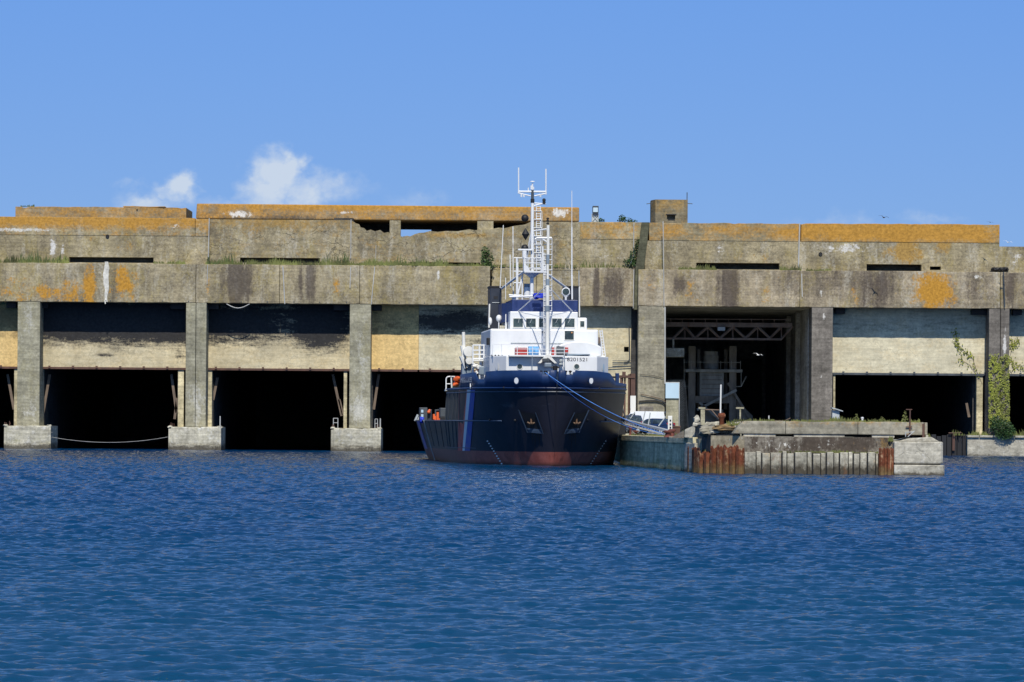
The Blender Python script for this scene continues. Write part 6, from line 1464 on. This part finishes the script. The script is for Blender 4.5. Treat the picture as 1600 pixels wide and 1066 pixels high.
def spray(lab, pts, n, y, seed, mat, branches):
    t = thing('ivy_spray', lab, 'ivy', tuple(wpt(pts[0][0], pts[0][1], y)), group='ivy sprays on the door walls'); rr = random.Random(seed); mb = MB()
    for _ in range(n):
        a, b = rr.choice(list(zip(pts[:-1], pts[1:]))); u = rr.random(); px = a[0]+(b[0]-a[0])*u+rr.gauss(0, 3.2); py = a[1]+(b[1]-a[1])*u+rr.gauss(0, 3.2)
        p = wpt(px, py, y-rr.random()*.15); s_ = rr.uniform(.07,.13); v = Vector((rr.uniform(-1,1), -.2, rr.uniform(-1,1))).normalized()*s_; w = Vector((-v.z, 0, v.x))*.8
        mb.add([p-v, p+w, p+v, p-w], [(0,1,2,3)])
    mb.build('foliage', mat, t); mb = MB()
    for br in branches: mb.path([wpt(a, b, y-.02) for a, b in br], .018, 4)
    mb.build('stem', M_stem, t)
yd2 = YD-.85
spray('sparse ivy spray trailing across the pale door wall left of the far right pillar', [(1492, 516), (1495, 535), (1497, 545), (1510, 553), (1518, 558)], 120, yd2, 21, M_leafY, [[(1535, 600), (1526, 580), (1520, 560), (1508, 550), (1496, 538), (1492, 514)]])
spray('thin scattered ivy twigs low on the pale door wall', [(1498, 562), (1510, 570), (1522, 575), (1530, 592)], 34, yd2, 22, M_leafY, [[(1530, 592), (1515, 570), (1498, 560)]])
spray('ivy spray at the right edge of the photo beside the far right pillar', [(1577, 530), (1582, 545), (1590, 533)], 90, yd2, 23, M_leafY, [[(1577, 560), (1583, 540), (1592, 530)]])
spray('lower ivy spray at the right edge of the photo', [(1579, 562), (1585, 575), (1598, 573)], 70, yd2, 24, M_leafY, [[(1577, 590), (1584, 575), (1600, 571)]])
c = wpt(1565, 668, 400.8)
plant('bush', 'dense dark green bush hanging over the quay at the foot of the ivy pillar', 'bush', [((c.x, c.y, c.z), (1.35,.6,.95), 1100), ((c.x+.8, c.y, c.z-.5), (.9,.5,.7), 450), ((c.x-.6, c.y+.1, c.z+.6), (.8,.5,.7), 300), ((c.x+.3, c.y-.1, c.z-.9), (1.0,.3,.5), 250)], M_leafD, .11, 6, [[(c.x, c.y+.3, 2.2), (c.x, c.y, c.z+.5)], [(c.x, c.y+.3, 2.2), (c.x+.8, c.y, c.z-.3)]])
for i, (px, h_, lab) in enumerate(((1414, .75, 'tall pointed weed on the parapet left of the iron pole'), (1338, .55, 'bushy weed on the parapet left of the white marker stub'), (1378, .35, 'small leafy plant on the parapet between marker stub and pointed weed'))):
    x = XP(px, y=yT+1); plant('weed', lab, 'weed', [((x, yT+1, zt_l+h_*.35), (.2,.15,h_*.4), 90), ((x, yT+1, zt_l+h_*.8), (.08,.08,h_*.3), 30)], M_grass, .06, 50+i, [[(x, yT+1, zt_l), (x, yT+1, zt_l+h_)]], group='weeds on the parapet')

# ------------------------------------------------------------------ light, sky, camera
EL, AZ = rad(48), rad(2)
sv = Vector((math.sin(AZ)*math.cos(EL), -math.cos(AZ)*math.cos(EL), math.sin(EL)))
sd_ = bpy.data.lights.new('sun', 'SUN'); sd_.energy = 4.5; sd_.angle = rad(.5); sd_.color = (1, .94, .82)
so = bpy.data.objects.new('sun', sd_); C.objects.link(so); so.rotation_euler = sv.to_track_quat('Z', 'Y').to_euler(); so.location = (60, -100, 120)
w = bpy.data.worlds.new('World'); bpy.context.scene.world = w; w.use_nodes = True; nt = w.node_tree; bg = nt.nodes['Background']
sky = N(nt, 'ShaderNodeTexSky', sky_type='NISHITA'); sky.sun_disc = False; sky.sun_elevation = EL; sky.sun_rotation = math.pi-AZ
sky.air_density = 1.0; sky.dust_density = .3; sky.ozone_density = 2.5; sky.altitude = 0
tc = N(nt, 'ShaderNodeTexCoord'); sp = N(nt, 'ShaderNodeSeparateXYZ'); L(nt, tc.outputs['Generated'], sp.inputs[0])
z2 = math_(nt, 'MULTIPLY_ADD', sp.outputs['Z'], 1.15, .145)
cb = N(nt, 'ShaderNodeCombineXYZ'); L(nt, sp.outputs['X'], cb.inputs[0]); L(nt, sp.outputs['Y'], cb.inputs[1]); L(nt, z2, cb.inputs[2])
nm = N(nt, 'ShaderNodeVectorMath', operation='NORMALIZE'); L(nt, cb.outputs[0], nm.inputs[0]); L(nt, nm.outputs[0], sky.inputs['Vector'])
tint = mixc(nt, mapr(nt, sp.outputs['Z'], .05, .125), (.86, .98, 1.20), (.80, 1.08, 1.50))
tint = mixc(nt, mapr(nt, sp.outputs['Z'], .14, .6), tint, (.74, 1.02, 1.22))
col = mixc(nt, 1.0, sky.outputs[0], tint, 'MULTIPLY')
# clouds low over the bunker, placed by direction in the sky
dy = math_(nt, 'DIVIDE', sp.outputs['X'], math_(nt, 'MAXIMUM', sp.outputs['Y'], .05)); dz = math_(nt, 'DIVIDE', sp.outputs['Z'], math_(nt, 'MAXIMUM', sp.outputs['Y'], .05))
cv = N(nt, 'ShaderNodeCombineXYZ'); L(nt, dy, cv.inputs[0]); L(nt, dz, cv.inputs[1])
cn = noise(nt, cv.outputs[0], (160, 190, 1), 8, .62, 3)
wm = N(nt, 'ShaderNodeMapping'); wm.inputs['Scale'].default_value = (210, 240, 1); L(nt, cv.outputs[0], wm.inputs['Vector'])
wn = N(nt, 'ShaderNodeTexNoise'); wn.inputs['Scale'].default_value = 1; wn.inputs['Detail'].default_value = 6; L(nt, wm.outputs[0], wn.inputs['Vector'])
wo = N(nt, 'ShaderNodeVectorMath', operation='MULTIPLY_ADD'); L(nt, wn.outputs['Color'], wo.inputs[0]); wo.inputs[1].default_value = (.0090, .0080, 0)
wa_ = N(nt, 'ShaderNodeVectorMath', operation='SUBTRACT'); L(nt, cv.outputs[0], wa_.inputs[0]); wa_.inputs[1].default_value = (.0045, .0040, 0); L(nt, wa_.outputs[0], wo.inputs[2])
tot = None
for px, py, rx, ry, st in ((282, 288, 24, 18, .8), (262, 300, 26, 16, .55), (296, 300, 18, 22, .5), (235, 322, 45, 22, .6), (432, 275, 38, 34, 1.0), (450, 260, 24, 20, .9), (470, 300, 40, 30, .7), (415, 310, 40, 30, .75), (520, 295, 55, 22, .45), (660, 312, 50, 16, .25), (1320, 350, 80, 14, .28), (1450, 345, 50, 14, .32), (350, 318, 60, 12, .35), (205, 290, 22, 10, .3)):
    u_, v_ = unroll(px, py); vs = N(nt, 'ShaderNodeVectorMath', operation='SUBTRACT'); L(nt, wo.outputs[0], vs.inputs[0]); vs.inputs[1].default_value = (u_/F, -v_/F, 0)
    vm = N(nt, 'ShaderNodeVectorMath', operation='MULTIPLY'); L(nt, vs.outputs[0], vm.inputs[0]); vm.inputs[1].default_value = (F/rx/1.12, F/ry/1.12, 0)
    vl = N(nt, 'ShaderNodeVectorMath', operation='LENGTH'); L(nt, vm.outputs[0], vl.inputs[0])
    e = mapr(nt, vl.outputs['Value'], .3, 1.45, st, 0); tot = e if tot is None else math_(nt, 'MAXIMUM', tot, e)
msk = math_(nt, 'MULTIPLY', mapr(nt, math_(nt, 'ADD', math_(nt, 'MULTIPLY', cn, 1.1), tot),.6, 1.3), math_(nt, 'MINIMUM', math_(nt, 'MULTIPLY', tot, 1.7), .84))
front = math_(nt, 'GREATER_THAN', sp.outputs['Y'], .05); msk = math_(nt, 'MULTIPLY', msk, front)
col = mixc(nt, msk, col, (6.4, 7.2, 8.2))
L(nt, col, bg.inputs['Color']); bg.inputs['Strength'].default_value = .10

cam = bpy.data.cameras.new('camera'); co = bpy.data.objects.new('camera', cam); C.objects.link(co)
cam.sensor_width = 36; cam.sensor_fit = 'HORIZONTAL'; cam.lens = F/1600*36; cam.shift_y = 127/1600; cam.clip_start = 1; cam.clip_end = 8000
co.location = (0, 0, H); co.rotation_euler = (rad(90), -ROLL, 0)
sc = bpy.context.scene; sc.camera = co
sc.view_settings.view_transform = 'Standard'; sc.view_settings.look = 'None'; sc.view_settings.exposure = 0; sc.view_settings.gamma = 1
sc.cycles.max_bounces = 6; sc.cycles.caustics_reflective = False; sc.cycles.caustics_refractive = False
for o in bpy.data.objects:
    for k in ('_loc', '_l'):
        if k in o: del o[k]
